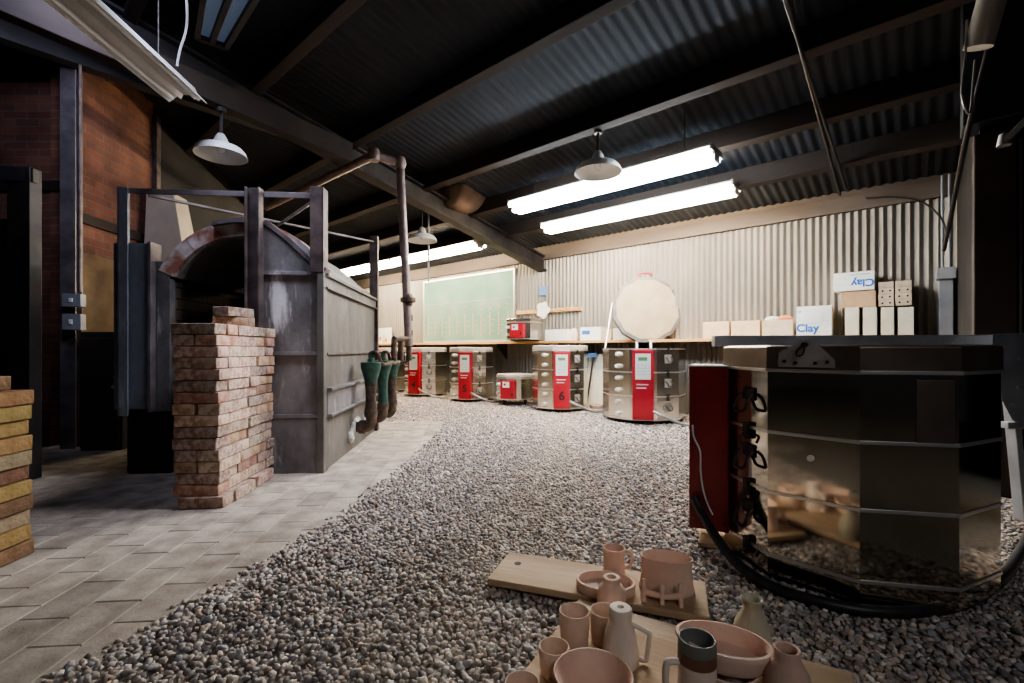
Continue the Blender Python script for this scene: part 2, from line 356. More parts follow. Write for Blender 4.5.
# brick paving (one continuous paved surface)
kd = Vector((-.079, .997)).normalized(); ke = Vector((kd.y, -kd.x)); KC = Vector((-1.282, 3.2)); KA = math.atan2(ke.y, ke.x)
pv = MB(); tints = []
cw, cl = .150, .235
for i in range(-20, 20):
    off = (i % 2) * .5 * cl + random.uniform(-.03, .03)
    for j in range(-12, 12):
        c = KC + ke * (i * cw) + kd * (j * cl + off)
        if c.y < .35 or c.y > 5.5 or c.x < -4.0: continue
        if c.x - .09 > edgeX(c.y): continue
        g = .0016; hz = .022 + random.uniform(-.0008, .0008)
        T = Matrix.Translation((c.x, c.y, 0)) @ Matrix.Rotation(KA + random.uniform(-.012, .012), 4, 'Z') @ Matrix.Rotation(random.uniform(-.002, .002), 4, 'X')
        x0, x1, y0, y1 = -cw / 2 + g, cw / 2 - g, -cl / 2 + g, cl / 2 - g; q = .003
        vs = [(x0, y0, -.02), (x1, y0, -.02), (x1, y1, -.02), (x0, y1, -.02), (x0, y0, hz - q), (x1, y0, hz - q), (x1, y1, hz - q), (x0, y1, hz - q),
              (x0 + q, y0 + q, hz), (x1 - q, y0 + q, hz), (x1 - q, y1 - q, hz), (x0 + q, y1 - q, hz)]
        pv.add(vs, [(0, 1, 5, 4), (1, 2, 6, 5), (2, 3, 7, 6), (3, 0, 4, 7), (4, 5, 9, 8), (5, 6, 10, 9), (6, 7, 11, 10), (7, 4, 8, 11), (8, 9, 10, 11)], 0, False, T)
        b = random.choice([.37, .39, .41]) * random.uniform(.93, 1.06)
        if random.random() < .05: b *= .7
        tints += [(b * 1.12, b * .97, b * .82, 1)] * 12
po = pv.build('brick_paving', M['paver']); struct(po, 'worn brick paving on the left beside the gravel', 'paving')
a = po.data.color_attributes.new('tint', 'FLOAT_COLOR', 'POINT'); a.data.foreach_set('color', np.array(tints, dtype=np.float32).ravel())
XR = wx(957, 0)
# loose stones
def ico(sub):
    bm = bmesh.new(); bmesh.ops.create_icosphere(bm, subdivisions=sub, radius=1)
    v = np.array([x.co[:] for x in bm.verts]); f = np.array([[q.index for q in x.verts] for x in bm.faces]); bm.free(); return v, f
def scatter(s, y0, y1, x1f, sub):
    ys = np.arange(y0, y1, s); pts = []
    for y in ys:
        xs = np.arange(edgeX(y) - .03, x1f(y), s); pts.append(np.stack([xs, np.full_like(xs, y)], 1))
    p = np.concatenate(pts); p += RNG.uniform(-.5, .5, p.shape) * s
    bb = (p[:, 0] - W0.x) * RB.x + (p[:, 1] - W0.y) * RB.y
    ed = np.array([edgeX(y) for y in p[:, 1]]) + RNG.normal(0, .02, len(p))
    xx = (p[:, 0] - W0.x) * RX.x + (p[:, 1] - W0.y) * RX.y
    ok = (bb > .07) & (p[:, 0] > ed) & ((xx < XR - .06) | (bb > 2.32))
    for cx, cy, cr in ((1.605, 5.72, .44), (.683, 6.65, .35), (-.69, 7.87, .33), (-1.6, 8.7, .35), (-2.52, 9.49, .35), (1.348, 1.907, .41)): ok &= np.hypot(p[:, 0] - cx, p[:, 1] - cy) > cr
    p = p[ok]
    n = len(p); v, f = ico(sub); nv = len(v)
    R = s * .62 * RNG.uniform(.6, 1.25, n)
    sh = np.stack([RNG.uniform(.75, 1.25, n), RNG.uniform(.65, 1.0, n), RNG.uniform(.45, .75, n)], 1)
    V = v[None] * (1 + RNG.normal(0, .13, (n, nv, 1)))
    V = V * (sh * R[:, None])[:, None, :]
    q = RNG.normal(0, 1, (n, 4)) * np.array([1.6, .35, .35, 1.6]); q /= np.linalg.norm(q, axis=1, keepdims=True)
    w_, x, y, z = q.T
    Rm = np.stack([1 - 2 * (y * y + z * z), 2 * (x * y - z * w_), 2 * (x * z + y * w_), 2 * (x * y + z * w_), 1 - 2 * (x * x + z * z), 2 * (y * z - x * w_), 2 * (x * z - y * w_), 2 * (y * z + x * w_), 1 - 2 * (x * x + y * y)], 1).reshape(n, 3, 3)
    V = np.einsum('nij,nkj->nki', Rm, V)
    zc = np.clip(R * .35 + RNG.uniform(-.3, .5, n) * R, 0, .016)
    ed2 = np.array([edgeX(y) for y in p[:, 1]]); zc = zc + np.clip((ed2 + .24 - p[:, 0]) / .08, 0, 1) * .018
    V += np.stack([p[:, 0], p[:, 1], zc], 1)[:, None, :]
    pal = np.array([(.40, .37, .35), (.30, .28, .27), (.22, .205, .20), (.46, .40, .35), (.36, .28, .235), (.52, .49, .46), (.27, .265, .28), (.34, .31, .28), (.42, .36, .33)])
    c = pal[RNG.integers(0, len(pal), n)] * RNG.uniform(.6, 1.2, (n, 1)) * np.array([1.55, 1.51, 1.48])
    tx = np.interp(p[:, 1], [1.2, 1.6, 2.6, 4.4, 6.5], [-.25, -.12, .12, .45, .7]); tf = np.exp(-((p[:, 0] - tx) / .24) ** 2) * np.clip(RNG.normal(.55, .3, n), 0, 1)
    c = c * (1 - tf[:, None]) + np.array([(.60, .52, .43)]) * tf[:, None]
    wht = RNG.random(n) < .012; c[wht] = (.72, .70, .68)
    C = np.repeat(np.concatenate([c, np.ones((n, 1))], 1)[:, None, :], nv, 1)
    Fc = f[None] + (np.arange(n) * nv)[:, None, None]
    return V.reshape(-1, 3), Fc.reshape(-1, 3), C.reshape(-1, 4)
parts = [scatter(.0168, .75, 2.4, lambda y: min(3.0, 1.2 * y + .3), 2), scatter(.0185, 2.4, 4.0, lambda y: 3.9, 1), scatter(.023, 4.0, 9.6, lambda y: 4.0, 1)]
vo = 0; VV, FF, CC = [], [], []
for v, f, c in parts: VV.append(v); FF.append(f + vo); CC.append(c); vo += len(v)
V = np.concatenate(VV).astype(np.float32); Fa = np.concatenate(FF).astype(np.int32); C = np.concatenate(CC).astype(np.float32)
me = bpy.data.meshes.new('gravel'); me.vertices.add(len(V)); me.vertices.foreach_set('co', V.ravel())
me.loops.add(Fa.size); me.loops.foreach_set('vertex_index', Fa.ravel()); me.polygons.add(len(Fa))
me.polygons.foreach_set('loop_start', np.arange(0, Fa.size, 3, dtype=np.int32))
me.polygons.foreach_set('use_smooth', np.ones(len(Fa), dtype=bool))
me.update(calc_edges=True); me.materials.append(M['stone'])
a = me.color_attributes.new('tint', 'FLOAT_COLOR', 'POINT'); a.data.foreach_set('color', C.ravel())
gv = link(me, 'gravel'); tag(gv, 'loose grey and tan gravel covering the yard floor', 'gravel'); gv['kind'] = 'stuff'

# ------------------------------------------------------------------ shell
def corrugated(name, xa, xb, za, zb, material, period=.07, amp=.014, steps=8):
    """vertical corrugated sheet in the room frame, on y=0"""
    n = int((xb - xa) / period * steps); s = MB(); vs = []
    for i in range(n + 1):
        x = xa + (xb - xa) * i / n; y = amp * math.cos(2 * PI * x / period)
        vs += [(x, y, za), (x, y, zb)]
    s.add(vs, [(2 * i, 2 * i + 2, 2 * i + 3, 2 * i + 1) for i in range(n)], 0, True)
    return s.build(name, material, None, 0, R2(0, 0), RA, rec=False)
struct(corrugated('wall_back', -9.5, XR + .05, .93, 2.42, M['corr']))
struct(corrugated('wall_back_lower', -9.5, XR + .05, 0, .96, M['corrshade']))
s = MB(); s.box(-9.5, XR, -.05, .02, 2.33, 2.50); s.box(-9.5, XR, -.02, .06, 2.5, 2.6)
struct(s.build('trim_1', M['plate'], None, .004, R2(0, 0), RA))
# sloping roof deck
n = int(16 / .09 * 6); vs = []
for i in range(n + 1):
    x = -10 + 16 * i / n; dz = .008 * math.cos(2 * PI * x / .09)
    vs += [(x, .1, DECK + dz - .1 * SL), (x, -9.0, DECK + 9 * SL + dz)]
s = MB(); s.add(vs, [(2 * i, 2 * i + 1, 2 * i + 3, 2 * i + 2) for i in range(n)], 0, True)
struct(s.build('ceiling', M['deck'], None, 0, R2(0, 0), RA, rec=False))
for k, b in enumerate([.91, 1.65, 2.45, 3.465, 4.43, 5.35, 6.3, 7.2]):
    s = MB(); z = ZJ + SL * b + .1
    T = Matrix.Translation((0, -b, z)) @ Matrix.Rotation(-math.atan(SL), 4, 'X')
    s.box(-9.5, 5.4 if b > 2.2 else XR - .01, -.045, .045, -.1, .1, 0, T)
    struct(s.build('roof_joist', M['joist'], None, .006, R2(0, 0), RA), 'dark timber roof joist under the corrugated deck', 'joist')
# main girder (perpendicular to the back wall) with flanges
gx = wx(541, 0.05)
s = MB(); T = Matrix.Translation((gx, 0, 0)) @ Matrix.Rotation(-math.atan(SL), 4, 'X')
s.box(-.02, .02, -8, -.06, 2.13, 2.34, 0, T); s.box(-.085, .085, -8, -.06, 2.10, 2.13, 0, T); s.box(-.085, .085, -8, -.06, 2.315, 2.34, 0, T)
struct(s.build('roof_girder', M['steeldark'], None, .004, R2(0, 0), RA), 'dark steel girder sloping down to the back wall', 'girder')
bq = P(219, 108, 3.45); dd = Vector((-RB.x, -RB.y, -.087))
s = MB(); s.beam(bq - dd * 1.3 + Vector((0, 0, .09)), bq + dd * 1.05 + Vector((0, 0, .09)), .10, .17)
struct(s.build('roof_beam', M['joist'], None, .005), 'dark roof beam above the left enamel lamp', 'beam')
# left side: brick wall, corner to the left, receding part, then dark partition
LC = P(75, 350, 4.1); wl = Vector((LC.x, LC.y))
s = MB(); s.box(-3.2, 0, 0, .2, 0, 3.2); o = s.build('wall_left', M['brickwall'], None, 0, (wl.x, wl.y, 0), 0.0); struct(o)
s = MB(); s.box(0, 1.0, 0, .2, 0, 3.75); o = s.build('wall_left_return', M['brickwall'], None, 0, (wl.x, wl.y, 0), math.atan2(kd.y, kd.x)); struct(o)
s = MB(); s.box(1.0, 7.9, 0, .06, 0, 4.0); o = s.build('wall_left_far', M['darkwall'], None, 0, (wl.x, wl.y, 0), math.atan2(kd.y, kd.x)); struct(o)
s = MB(); s.box(.98, 1.05, -.05, 0, 0, 3.4); o = s.build('trim_2', M['post'], None, .004, (wl.x, wl.y, 0), math.atan2(kd.y, kd.x)); struct(o)
s = MB(); s.box(0.03, .98, -.03, 0, 1.98, 2.07); struct(s.build('trim_3', M['joist'], None, .004, (wl.x, wl.y, 0), math.atan2(kd.y, kd.x)))
s = MB(); s.box(-.75, -.03, -.03, 0, 2.24, 2.33); struct(s.build('trim_4', M['joist'], None, .004, (wl.x, wl.y, 0), 0))
s = MB(); s.box(.05, .97, -.02, 0, .75, 1.72); tag(s.build('wall_board', M['tanboard'], None, .003, (wl.x, wl.y, 0), math.atan2(kd.y, kd.x)), 'soot-streaked tan board fixed on the lower brick wall left of the kiln', 'board')
# eaves beam over the brick wall with blue-grey cladding above
eb = P(73, 64, 3.85)
s = MB(); d3 = Vector((RB.x, RB.y, 0)); s.beam(eb - d3 * 1.9 + Vector((0, 0, .06)), eb + d3 * 2.5 + Vector((0, 0, .06)), .12, .14)
struct(s.build('trim_5', M['steeldark'], None, .004))
s = MB(); s.beam(eb - d3 * 1.9 + Vector((.03, .03, .45)), eb + d3 * 2.5 + Vector((.03, .03, .45)), .03, .64)
struct(s.build('wall_left_upper', M['bluepanel']))
# steel column against the brick corner
c0 = P(71.5, 300, 3.95)
s = MB(); s.box(-.055, .055, -.05, -.035, 0, 3.3); s.box(-.055, .055, .035, .05, 0, 3.3); s.box(-.008, .008, -.04, .04, 0, 3.3)
struct(s.build('steel_column', M['greysteel'], None, .003, (c0.x, c0.y, 0), .25), 'grey steel column in front of the brick corner', 'column')
# right side: short dark wall, brown pillar, blue-grey header
rw = math.atan2(RB.y, RB.x)
s = MB(); s.box(0, .06, -2.2, 0, 0, 3.2); struct(s.build('wall_right', M['darkwall'], None, 0, R2(XR, 0), RA))
xa, xb = wx(973, 2.2), wx(1016, 2.2)
s = MB(); s.box(xa, xb, -2.26, -2.1, 0, wz(975, 138, 2.2)); struct(s.build('brown_pillar', M['browncol'], None, .006, R2(0, 0), RA), 'dark brown pillar at the right edge behind the big kiln', 'pillar')
s = MB(); s.box(xa - .05, xa + 2.6, -2.3, -2.06, wz(975, 126, 2.25), 3.1); struct(s.build('trim_6', M['bluepanel'], None, .006, R2(0, 0), RA))
s = MB(); s.box(xb + .03, xb + 1.6, -2.2, -2.15, 0, wz(975, 126, 2.2)); struct(s.build('door_1', M['darkwall'], None, .003, R2(0, 0), RA))
s = MB(); s.box(xb + .005, xb + .022, -2.24, -2.18, .2, wz(1018, 140, 2.2)); struct(s.build('trim_7', M['greysteel'], None, .003, R2(0, 0), RA))
# skylight in the upper left of the roof
sk = thing('skylight', 'dim bluish roof light at the top left above the hanging strip light', 'skylight')
zz = 3.33
p0, p1, p2, p3 = [Vector((mm(x) * (zz - H) * F / (HY - y), (zz - H) * F / (HY - y), zz)) for x, y in ((206, -24), (262, -14), (226, 46), (197, 36))]
s = MB()
for q0, q1 in ((p0, p1), (p1, p2), (p2, p3), (p3, p0), ((p0 + p1) / 2, (p2 + p3) / 2)): s.beam(q0, q1, .04, .06)
s.build('skylight_frame', M['steeldark'], sk, .003)
s = MB(); s.add([p + Vector((0, 0, .01)) for p in (p0, p1, p2, p3)] + [p + Vector((0, 0, .02)) for p in (p0, p1, p2, p3)], [(0, 1, 2, 3), (4, 5, 6, 7), (0, 1, 5, 4), (1, 2, 6, 5), (2, 3, 7, 6), (3, 0, 4, 7)]); s.build('pane', M['pane'], sk)

# ------------------------------------------------------------------ strip lights
def strip_light(name, label, x0, x1, b, z, tube, group=None, tubes=(-.075, .075), lit=True):
    L = x1 - x0; t = thing(name, label, 'light', R2(x0, b, z), RA, group)
    s = MB(); s.prism([(-.15, .075), (-.15, .06), (-.05, -.0), (.05, -.0), (.15, .06), (.15, .075), (.05, .085), (-.05, .085)], 0, L, 0, Matrix(((0, 0, 1, 0), (1, 0, 0, 0), (0, 1, 0, 0), (0, 0, 0, 1))))
    for x in (0, L):
        s.box(x - .010, x + .010, -.145, .145, .03, .085); s.box(x - .010, x + .010, -.065, .065, -.035, .085)
    s.build('housing', M['fixture'], t, .002)
    for y, zq in ((-.125, .022), (-.045, -.024), (.045, -.024), (.125, .022)):
        q = MB(); q.cyl((.014, y, zq), (L - .014, y, zq), .021, n=12); q.build('tube', tube, t)
    zt = DECK + SL * b
    for fx in (.12, .88):
        q = MB(); q.cyl((L * fx, 0, .08), (L * fx, 0, zt - z - .005), .005, n=6); q.build('hanger', M['iron'], t)
    return t
def zrow(px, py, b): return wz(px, py, b)
b1, b2 = 2.03, .97
strip_light('strip_light', 'bright cool white twin-tube strip light, nearer of the two at right', wx(516, b1), wx(716, b1), b1, wz(616, 184, b1), M['tube_cool'])
strip_light('strip_light', 'bright warm strip light, lower of the two at right nearest the wall', wx(547, b2), wx(736, b2), b2, wz(640, 211, b2), M['tube_warm'])
xa3 = wx(480, b2); z3 = wz(480, 246, b2)
strip_light('strip_light', 'warm strip light in front of the chalkboard', xa3 - 2.2, xa3, b2, z3, M['tube_warm'])
strip_light('strip_light', 'far warm strip light glowing just above the brick kiln roof', xa3 - 4.45, xa3 - 2.24, b2, z3, M['tube_warm'])
# near unlit fixture, upper left, parallel to the kiln side
ne = P(188, 98, 3.2); ang = math.atan2(kd.y, kd.x)
t = thing('strip_light', 'long white reflector strip light hanging at the top left, switched off', 'light', (ne.x, ne.y, ne.z), ang)
s = MB()
pf = [(-.125, -.03), (-.122, -.035), (-.06, .015), (-.045, -.012), (-.03, .02), (.03, .02), (.045, -.012), (.06, .015), (.122, -.035), (.125, -.03), (.06, .035), (.045, .07), (-.045, .07), (-.06, .035)]
s.prism(pf, -2.44, 0, 0, Matrix(((0, 0, 1, 0), (1, 0, 0, 0), (0, 1, 0, 0), (0, 0, 0, 1)))); s.build('reflector', M['fixture'], t, .001)
for y in (-.085, .085):
    q = MB(); q.cyl((-2.4, y, -.02), (-.03, y, -.02), .014, n=12); q.build('tube', M['tube_dim'], t)
for x in (-.3, -2.1):
    q = MB(); q.cyl((x, 0, .07), (x, 0, 3.6 - ne.z), .005, n=6); q.build('hanger', M['iron'], t)
q = MB(); cpt = [P(177, 66, 3.05), P(180, 50, 3.03), P(186, 30, 3.0), P(187, 8, 2.95), P(184, -30, 2.9)]; q.tube(cpt, .007)
tag(q.build('white_cable', M['wirewhite']), 'white cable looping up from the switched-off strip light', 'cable')

# ------------------------------------------------------------------ enamel pendant lamps
def pendant(label, X, Y, z, R, ztop):
    t = thing('pendant_lamp', label, 'lamp', (X, Y, z), 0)
    s = MB(); k = R
    pr = [(k, 0), (k * .99, .02 * k), (k * .93, .19 * k), (k * .80, .34 * k), (k * .55, .44 * k), (k * .30, .50 * k), (k * .28, .50 * k), (k * .26, .47 * k), (k * .54, .40 * k), (k * .78, .30 * k), (k * .90, .16 * k), (k * .965, 0)]
    s.lathe(pr + [pr[0]], 48); s.build('lamp_shade', M['enamel'], t)
    s = MB(); s.lathe([(0, .46 * k), (.29 * k, .46 * k), (.28 * k, .62 * k), (.20 * k, .80 * k), (.13 * k, .92 * k), (.05 * k, .95 * k), (0, .95 * k)], 28); s.build('socket_cap', M['enamelin'], t)
    s = MB(); s.lathe([(0, .10 * k), (.10 * k, .12 * k), (.16 * k, .22 * k), (.13 * k, .34 * k), (.07 * k, .48 * k), (0, .48 * k)], 20); s.build('bulb', M['tube_dim'], t)
    s = MB(); s.cyl((0, 0, .94 * k), (0, 0, ztop - z), .012, n=10); s.lathe([(0, ztop - z - .03), (.035, ztop - z - .03), (.035, ztop - z), (0, ztop - z)], 16); s.build('stem', M['steeldark'], t)
Y2 = colY(598, 2.45)
pendant('white enamel shade lamp hanging in front of the bright strip lights', mm(598) * Y2, Y2, H + (HY - 173) / F * Y2, 23.5 / F * Y2, ZJ + SL * 2.45 + .002)
pendant('white enamel shade lamp at the left in front of the brick wall', mm(221) * 3.45, 3.45, H + (HY - 156) / F * 3.45, 23.8 / F * 3.45, bq.z - .003)
pendant('small distant white enamel shade lamp right of the gas pipe', mm(422) * 6.0, 6.0, H + (HY - 241) / F * 6.0, 15 / F * 6.0, DECK + SL * bof(mm(422) * 6, 6.0) - .01)
s = MB(); X, Y = mm(428.5) * 6.2, 6.2; s.cyl((X, Y, H + (HY - 282) / F * Y), (X, Y, DECK + SL * bof(X, Y) - .01), .013, n=8)
tag(s.build('hanging_rod', M['elec']), 'thin grey rod hanging from the roof beside the small distant lamp', 'rod')
# brown drum heater up under the roof
hp = P(463, 190, 6.3); t = thing('drum_heater', 'brown drum-shaped heater up under the roof near the girder', 'heater', hp, .9)
s = MB(); s.lathe([(0, -.28), (.26, -.28), (.30, -.24), (.30, .24), (.26, .28), (0, .28)], 32, 0, Matrix.Rotation(PI / 2, 4, 'Y')); s.build('drum', M['heater'], t)
s = MB(); s.lathe([(0, .28), (.17, .28), (.17, .34), (0, .34)], 24, 0, Matrix.Rotation(PI / 2, 4, 'Y')); s.build('collar', M['heater'], t, .004)
zt = DECK + SL * bof(hp.x, hp.y) - hp.z - .01
for x in (-.2, .2):
    s = MB(); s.cyl((x, 0, .28), (x, 0, zt), .01, n=8); s.build('hanger', M['iron'], t)
# conduits on the ceiling
for k, (pa, pb) in enumerate((((787, 0), (840, 195)), ((797, 38), (846, 188)))):
    # runs down the slope under the joists
    def onj(px, py):
        m = mm(px); K = (HY - py) / F; c = m * RB.x + RB.y          # b = CB... solve H+K*Y = ZJ-.02+SL*(CB + c*Y)
        Y = (ZJ - .022 + SL * CB - H) / (K - SL * c); return Vector((m * Y, Y, H + K * Y))
    s = MB(); s.cyl(onj(*pa) + (onj(*pa) - onj(*pb)) * .25, onj(*pb), .012, n=8)
    tag(s.build('ceiling_conduit', M['steeldark']), ['long conduit pipe running under the joists above the right strip lights', 'short conduit pipe right beside the long ceiling conduit'][k], 'conduit')
# ------------------------------------------------------------------ fittings at the right end of the back wall
bx = .12; t = thing('fuse_box', 'grey electrical box with conduits at the right end of the wall', 'electrical box', R2(wx(946, bx), bx, wz(951, 330, bx)), RA)
hz = wz(951, 279, bx) - wz(951, 330, bx); ww = .045
s = MB(); s.box(-.05, .05, -.02, .10, -.25, hz); s.build('trunking', M['elec'], t, .004)
s = MB(); s.box(-.07, .07, -.05, .10, hz, hz + .11); s.build('box', M['elec'], t, .006)
for x in (-.025, .025):
    s = MB(); s.cyl((x, .03, hz + .11), (x, .03, hz + 1.0), .012, n=8); s.build('conduit', M['elec'], t)
s = MB(); s.tube([R2(wx(x, .1), .1, wz(x, y, .1)) for x, y in ((866, 198), (890, 197), (915, 200), (930, 207), (942, 220), (948, 238))], .008)
tag(s.build('cable', M['hose']), 'dark cable drooping from the wall plate to the right corner', 'cable')
Yd = 2.5; t = thing('lagged_pipe', 'pale lagged pipe hanging at the top right corner', 'pipe', P(978, 48, Yd), 0)
s = MB(); s.cyl((0, 0, 0), (.02, -.15, .50), .062, n=20); s.build('lagging', M['duct'], t, .006)
s = MB(); s.tube([P(967, 20, Yd) - P(978, 48, Yd), P(965, 60, Yd) - P(978, 48, Yd), P(962, 95, Yd) - P(978, 48, Yd), P(970, 112, Yd) - P(978, 48, Yd), P(975, 60, Yd) - P(978, 48, Yd)], .006); s.build('cable', M['conduit'], t)
s = MB(); pp = [P(1000, 2, 2.45), P(985, 62, 2.55), P(967, 135, 2.75), P(953, 205, 3.25), P(944, 250, 3.8)]; s.tube(pp, .014)
tag(s.build('corner_pipe', M['steeldark']), 'dark pipe running down the right corner from the roof', 'pipe')
t = thing('wall_lamp', 'small chrome lamp bracket beside the brown pillar at right edge', 'lamp', P(1004, 142, 2.45), -.5)
s = MB(); s.beam((0, 0, 0), (.14, -.02, .16), .05, .03); s.build('arm', M['alu'], t, .004)
s = MB(); s.lathe([(0, -.02), (.03, -.02), (.02, .04), (0, .05)], 16); s.build('head', M['alu'], t)

# ------------------------------------------------------------------ shelf along the back wall, chalkboard
SD, SZ = .29, .99
s = MB(); s.box(-7.6, XR - .02, -SD, -.015, SZ - .035, SZ)
sh = thing('wall_shelf', 'long orange pine shelf running along the corrugated wall', 'shelf', R2(0, 0), RA)
s.build('shelf_board', M['shelfwood'], sh, .003)
for x in np.arange(-7, XR, 1.3):
    q = MB(); q.prism([(0, SZ - .035), (-SD + .04, SZ - .035), (-SD + .04, SZ - .07), (-.02, SZ - .30), (0, SZ - .30)], -.015, .015, 0, Matrix(((0, 0, 1, x), (1, 0, 0, -.012), (0, 1, 0, 0), (0, 0, 0, 1))))
    q.build('bracket', M['joist'], sh, .002)
# chalkboard
cx0, cx1 = wx(425, .05), wx(514, .05); cb0, cb1 = SZ + .01, wz(515, 270, .05)
t = thing('chalkboard', 'large green chalkboard with pink chalk columns standing on the wall shelf', 'chalkboard', R2(0, 0), RA)
s = MB(); s.box(cx0, cx1, -.06, -.03, cb0, cb1); s.build('board', M['chalk'], t)
s = MB(); fw = .035
s.box(cx0 - fw, cx0, -.075, -.02, cb0, cb1 + fw); s.box(cx1, cx1 + fw, -.075, -.02, cb0, cb1 + fw); s.box(cx0, cx1, -.075, -.02, cb1, cb1 + fw); s.box(cx0, cx1, -.075, -.02, cb0 - .008, cb0 + .03)
s.build('frame', M['alu'], t, .003)
s = MB(); W = cx1 - cx0; zt = cb0 + .58 * (cb1 - cb0)
s.box(cx0 + .04, cx1 - .05, -.063, -.06, zt + .05, zt + .06)
for k in range(11):
    x = cx0 + .12 + k * (W - .25) / 10
    s.box(x - .012, x + .012, -.063, -.06, cb0 + .1 + .05 * random.random(), zt - .18)
    pts = [(x + .045 * math.sin(i * 1.7 + k), -.062, zt - .02 - .025 * i) for i in range(6)]; s.tube(pts, .007, 5, 0, 3)
    for j in range(3): s.box(x + .04, x + .10 + .03 * random.random(), -.063, -.06, zt - .32 - .1 * j, zt - .31 - .1 * j)
s.build('chalk_marks', M['chalkline'], t)

# ------------------------------------------------------------------ electric kilns
def facet(s, ang, r, x0, x1, z0, z1, d0, d1, mi=0):
    """a box on the kiln facet whose outward normal is at angle ang (local frame), r = apothem"""
    T = Matrix.Rotation(ang, 4, 'Z') @ Matrix.Translation((r, 0, 0))
    return s.box(d0, d1, x0, x1, z0, z1, mi, T)
def FP(ang, r, d, x, z):
    return Matrix.Rotation(ang, 4, 'Z') @ Vector((r + d, x, z))
def FT(ang, r, d, x, z):   # transform for lettering facing outward
    return Matrix.Rotation(ang, 4, 'Z') @ Matrix.Translation((r + d, x, z)) @ Matrix.Rotation(PI / 2, 4, 'Z') @ Matrix.Rotation(PI / 2, 4, 'X')
def tube_list(s, pts, r): s.tube(pts, r); return s
def electric_kiln(label, X, Y, R, Ht, az, numeral=None, lid='closed', secs=3, wide=1.0, cordside=1, label_logo=True):
    # local +x = facing direction
    fx, fy = math.sin(az), -math.cos(az)
    t = thing('electric_kiln', label, 'kiln', (X, Y, 0), math.atan2(fy, fx)); z0 = .05; ap = R * math.cos(PI / 10)
    a0 = PI / 10
    s = MB(); s.lathe([(0, z0), (R, z0), (R, Ht), (R - .02, Ht), (R - .02, Ht - .003), (R - .07, Ht - .003), (R - .07, z0 + .07), (0, z0 + .07)], 10, 0, None, False, a0=a0, mis=[0, 0, 0, 1, 1, 1, 1])
    s.build('body', [M['steel'], M['firebrick']], t, .002)
    s = MB(); s.lathe([(0, 0), (R * .82, 0), (R * .82, z0 - .001), (0, z0 - .001)], 10, 0, None, False, a0=a0); s.build('stand', M['iron'], t)
    hs = (Ht - z0) / secs
    for k in range(secs + 1):
        z = z0 + k * hs; s = MB(); zl, zh = (z - .007, z + .007)
        if k == 0: zl, zh = z + .002, z + .016
        if k == secs: zl, zh = z - .016, z - .002
        s.lathe([(R - .001, zl), (R + .004, zl), (R + .004, zh), (R - .001, zh), (R - .001, zl)], 10, 0, None, False, a0=a0); s.build('band', M['band'], t)
    w = .125 * R / .45 * wide; zb, zt = z0 + .02, Ht - .02
    cb = MB(); facet(cb, 0, ap, -w, w, zb, zt, .006, .10); c = cb.build('control_box', M['red'], t, .006)
    s = MB(); facet(s, 0, ap, -w * .72, w * .72, zt - (zt - zb) * .42, zt - .04, .10, .104); k = s.build('keypad', M['keypad'], c)
    s = MB(); facet(s, 0, ap, -w * .45, w * .4, zt - .12, zt - .08, .1042, .106); s.build('display', M['lcd'], c)
    s = MB()
    for q in range(4):
        s = MB(); facet(s, 0, ap, -w * .6, w * .6, zt - .17 - .035 * q, zt - .166 - .035 * q, .1042, .105); s.build('key_row', M['elec'], k)
    s = MB()
    for q in range(2):
        s = MB(); facet(s, 0, ap, -w * .62, w * (.5 - .2 * q), zt - (zt - zb) * (.50 + .05 * q), zt - (zt - zb) * (.485 + .05 * q), .10, .1015); s.build('printed_line', M['wirewhite'], c)
    if numeral: text('numeral', numeral, .17 * R / .42, M['darkink'], c, FT(0, ap, .1012, 0, zb + (zt - zb) * .22))
    nz = secs * 2
    for q in range(nz):
        z = z0 + (q + .5) * (Ht - z0) / nz; s = MB(); p = FP(-PI / 5, ap, 0, 0, z); p2 = FP(-PI / 5, ap, .05, 0, z)
        s.cyl(p, p2, .026, .02, n=14); s.build('peephole_plug', M['plug'], t, .003)
    for q in range(secs):
        z = z0 + (q + .55) * hs; s = MB()
        facet(s, PI / 5, ap, -.045, .045, z - .05, z + .05, 0, .008); lt = s.build('handle_plate', M['bracket'], t, .003)
        s = MB(); s.tube([FP(PI / 5, ap, .008, -.035, z + .02), FP(PI / 5, ap, .04, -.035, z), FP(PI / 5, ap, .045, -.02, z - .03), FP(PI / 5, ap, .045, .02, z - .03), FP(PI / 5, ap, .04, .035, z), FP(PI / 5, ap, .008, .035, z + .02)], .006, 8); s.build('handle', M['iron'], lt)
        if q < secs:
            s = MB(); facet(s, PI / 5, ap, -.012, .012, z0 + (q + 1) * hs - .05, z0 + (q + 1) * hs + (.03 if q < secs - 1 else -.0), .004, .016); s.build('latch', M['iron'], t, .002)
    s = MB(); p = FP(0, ap, .09, w * cordside, zb + .10)
    s.tube([p, FP(0, ap, .14, w + .09, zb + .06), FP(.2, ap, .14, w + .20, .04), FP(.3, ap, .12, w + .34, .03), FP(.45, ap, .05, w + .42, .035)], .016, 10); s.build('power_cord', M['conduit'], t)
    if lid == 'closed':
        s = MB(); s.lathe([(0, Ht + .001), (R, Ht + .001), (R, Ht + .055), (R - .02, Ht + .065), (0, Ht + .065)], 10, 0, None, False, a0=a0); s.build('lid', M['lidgrey'], t, .003)
    return t, ap
k1, ap1 = electric_kiln('widest electric kiln of the back row, standing with its round lid open', 1.605, 5.72, .485, .87, math.radians(-15.7), None, 'none', wide=.85)
hinge = Vector((-.50, 0, .90)); tilt = math.radians(9)
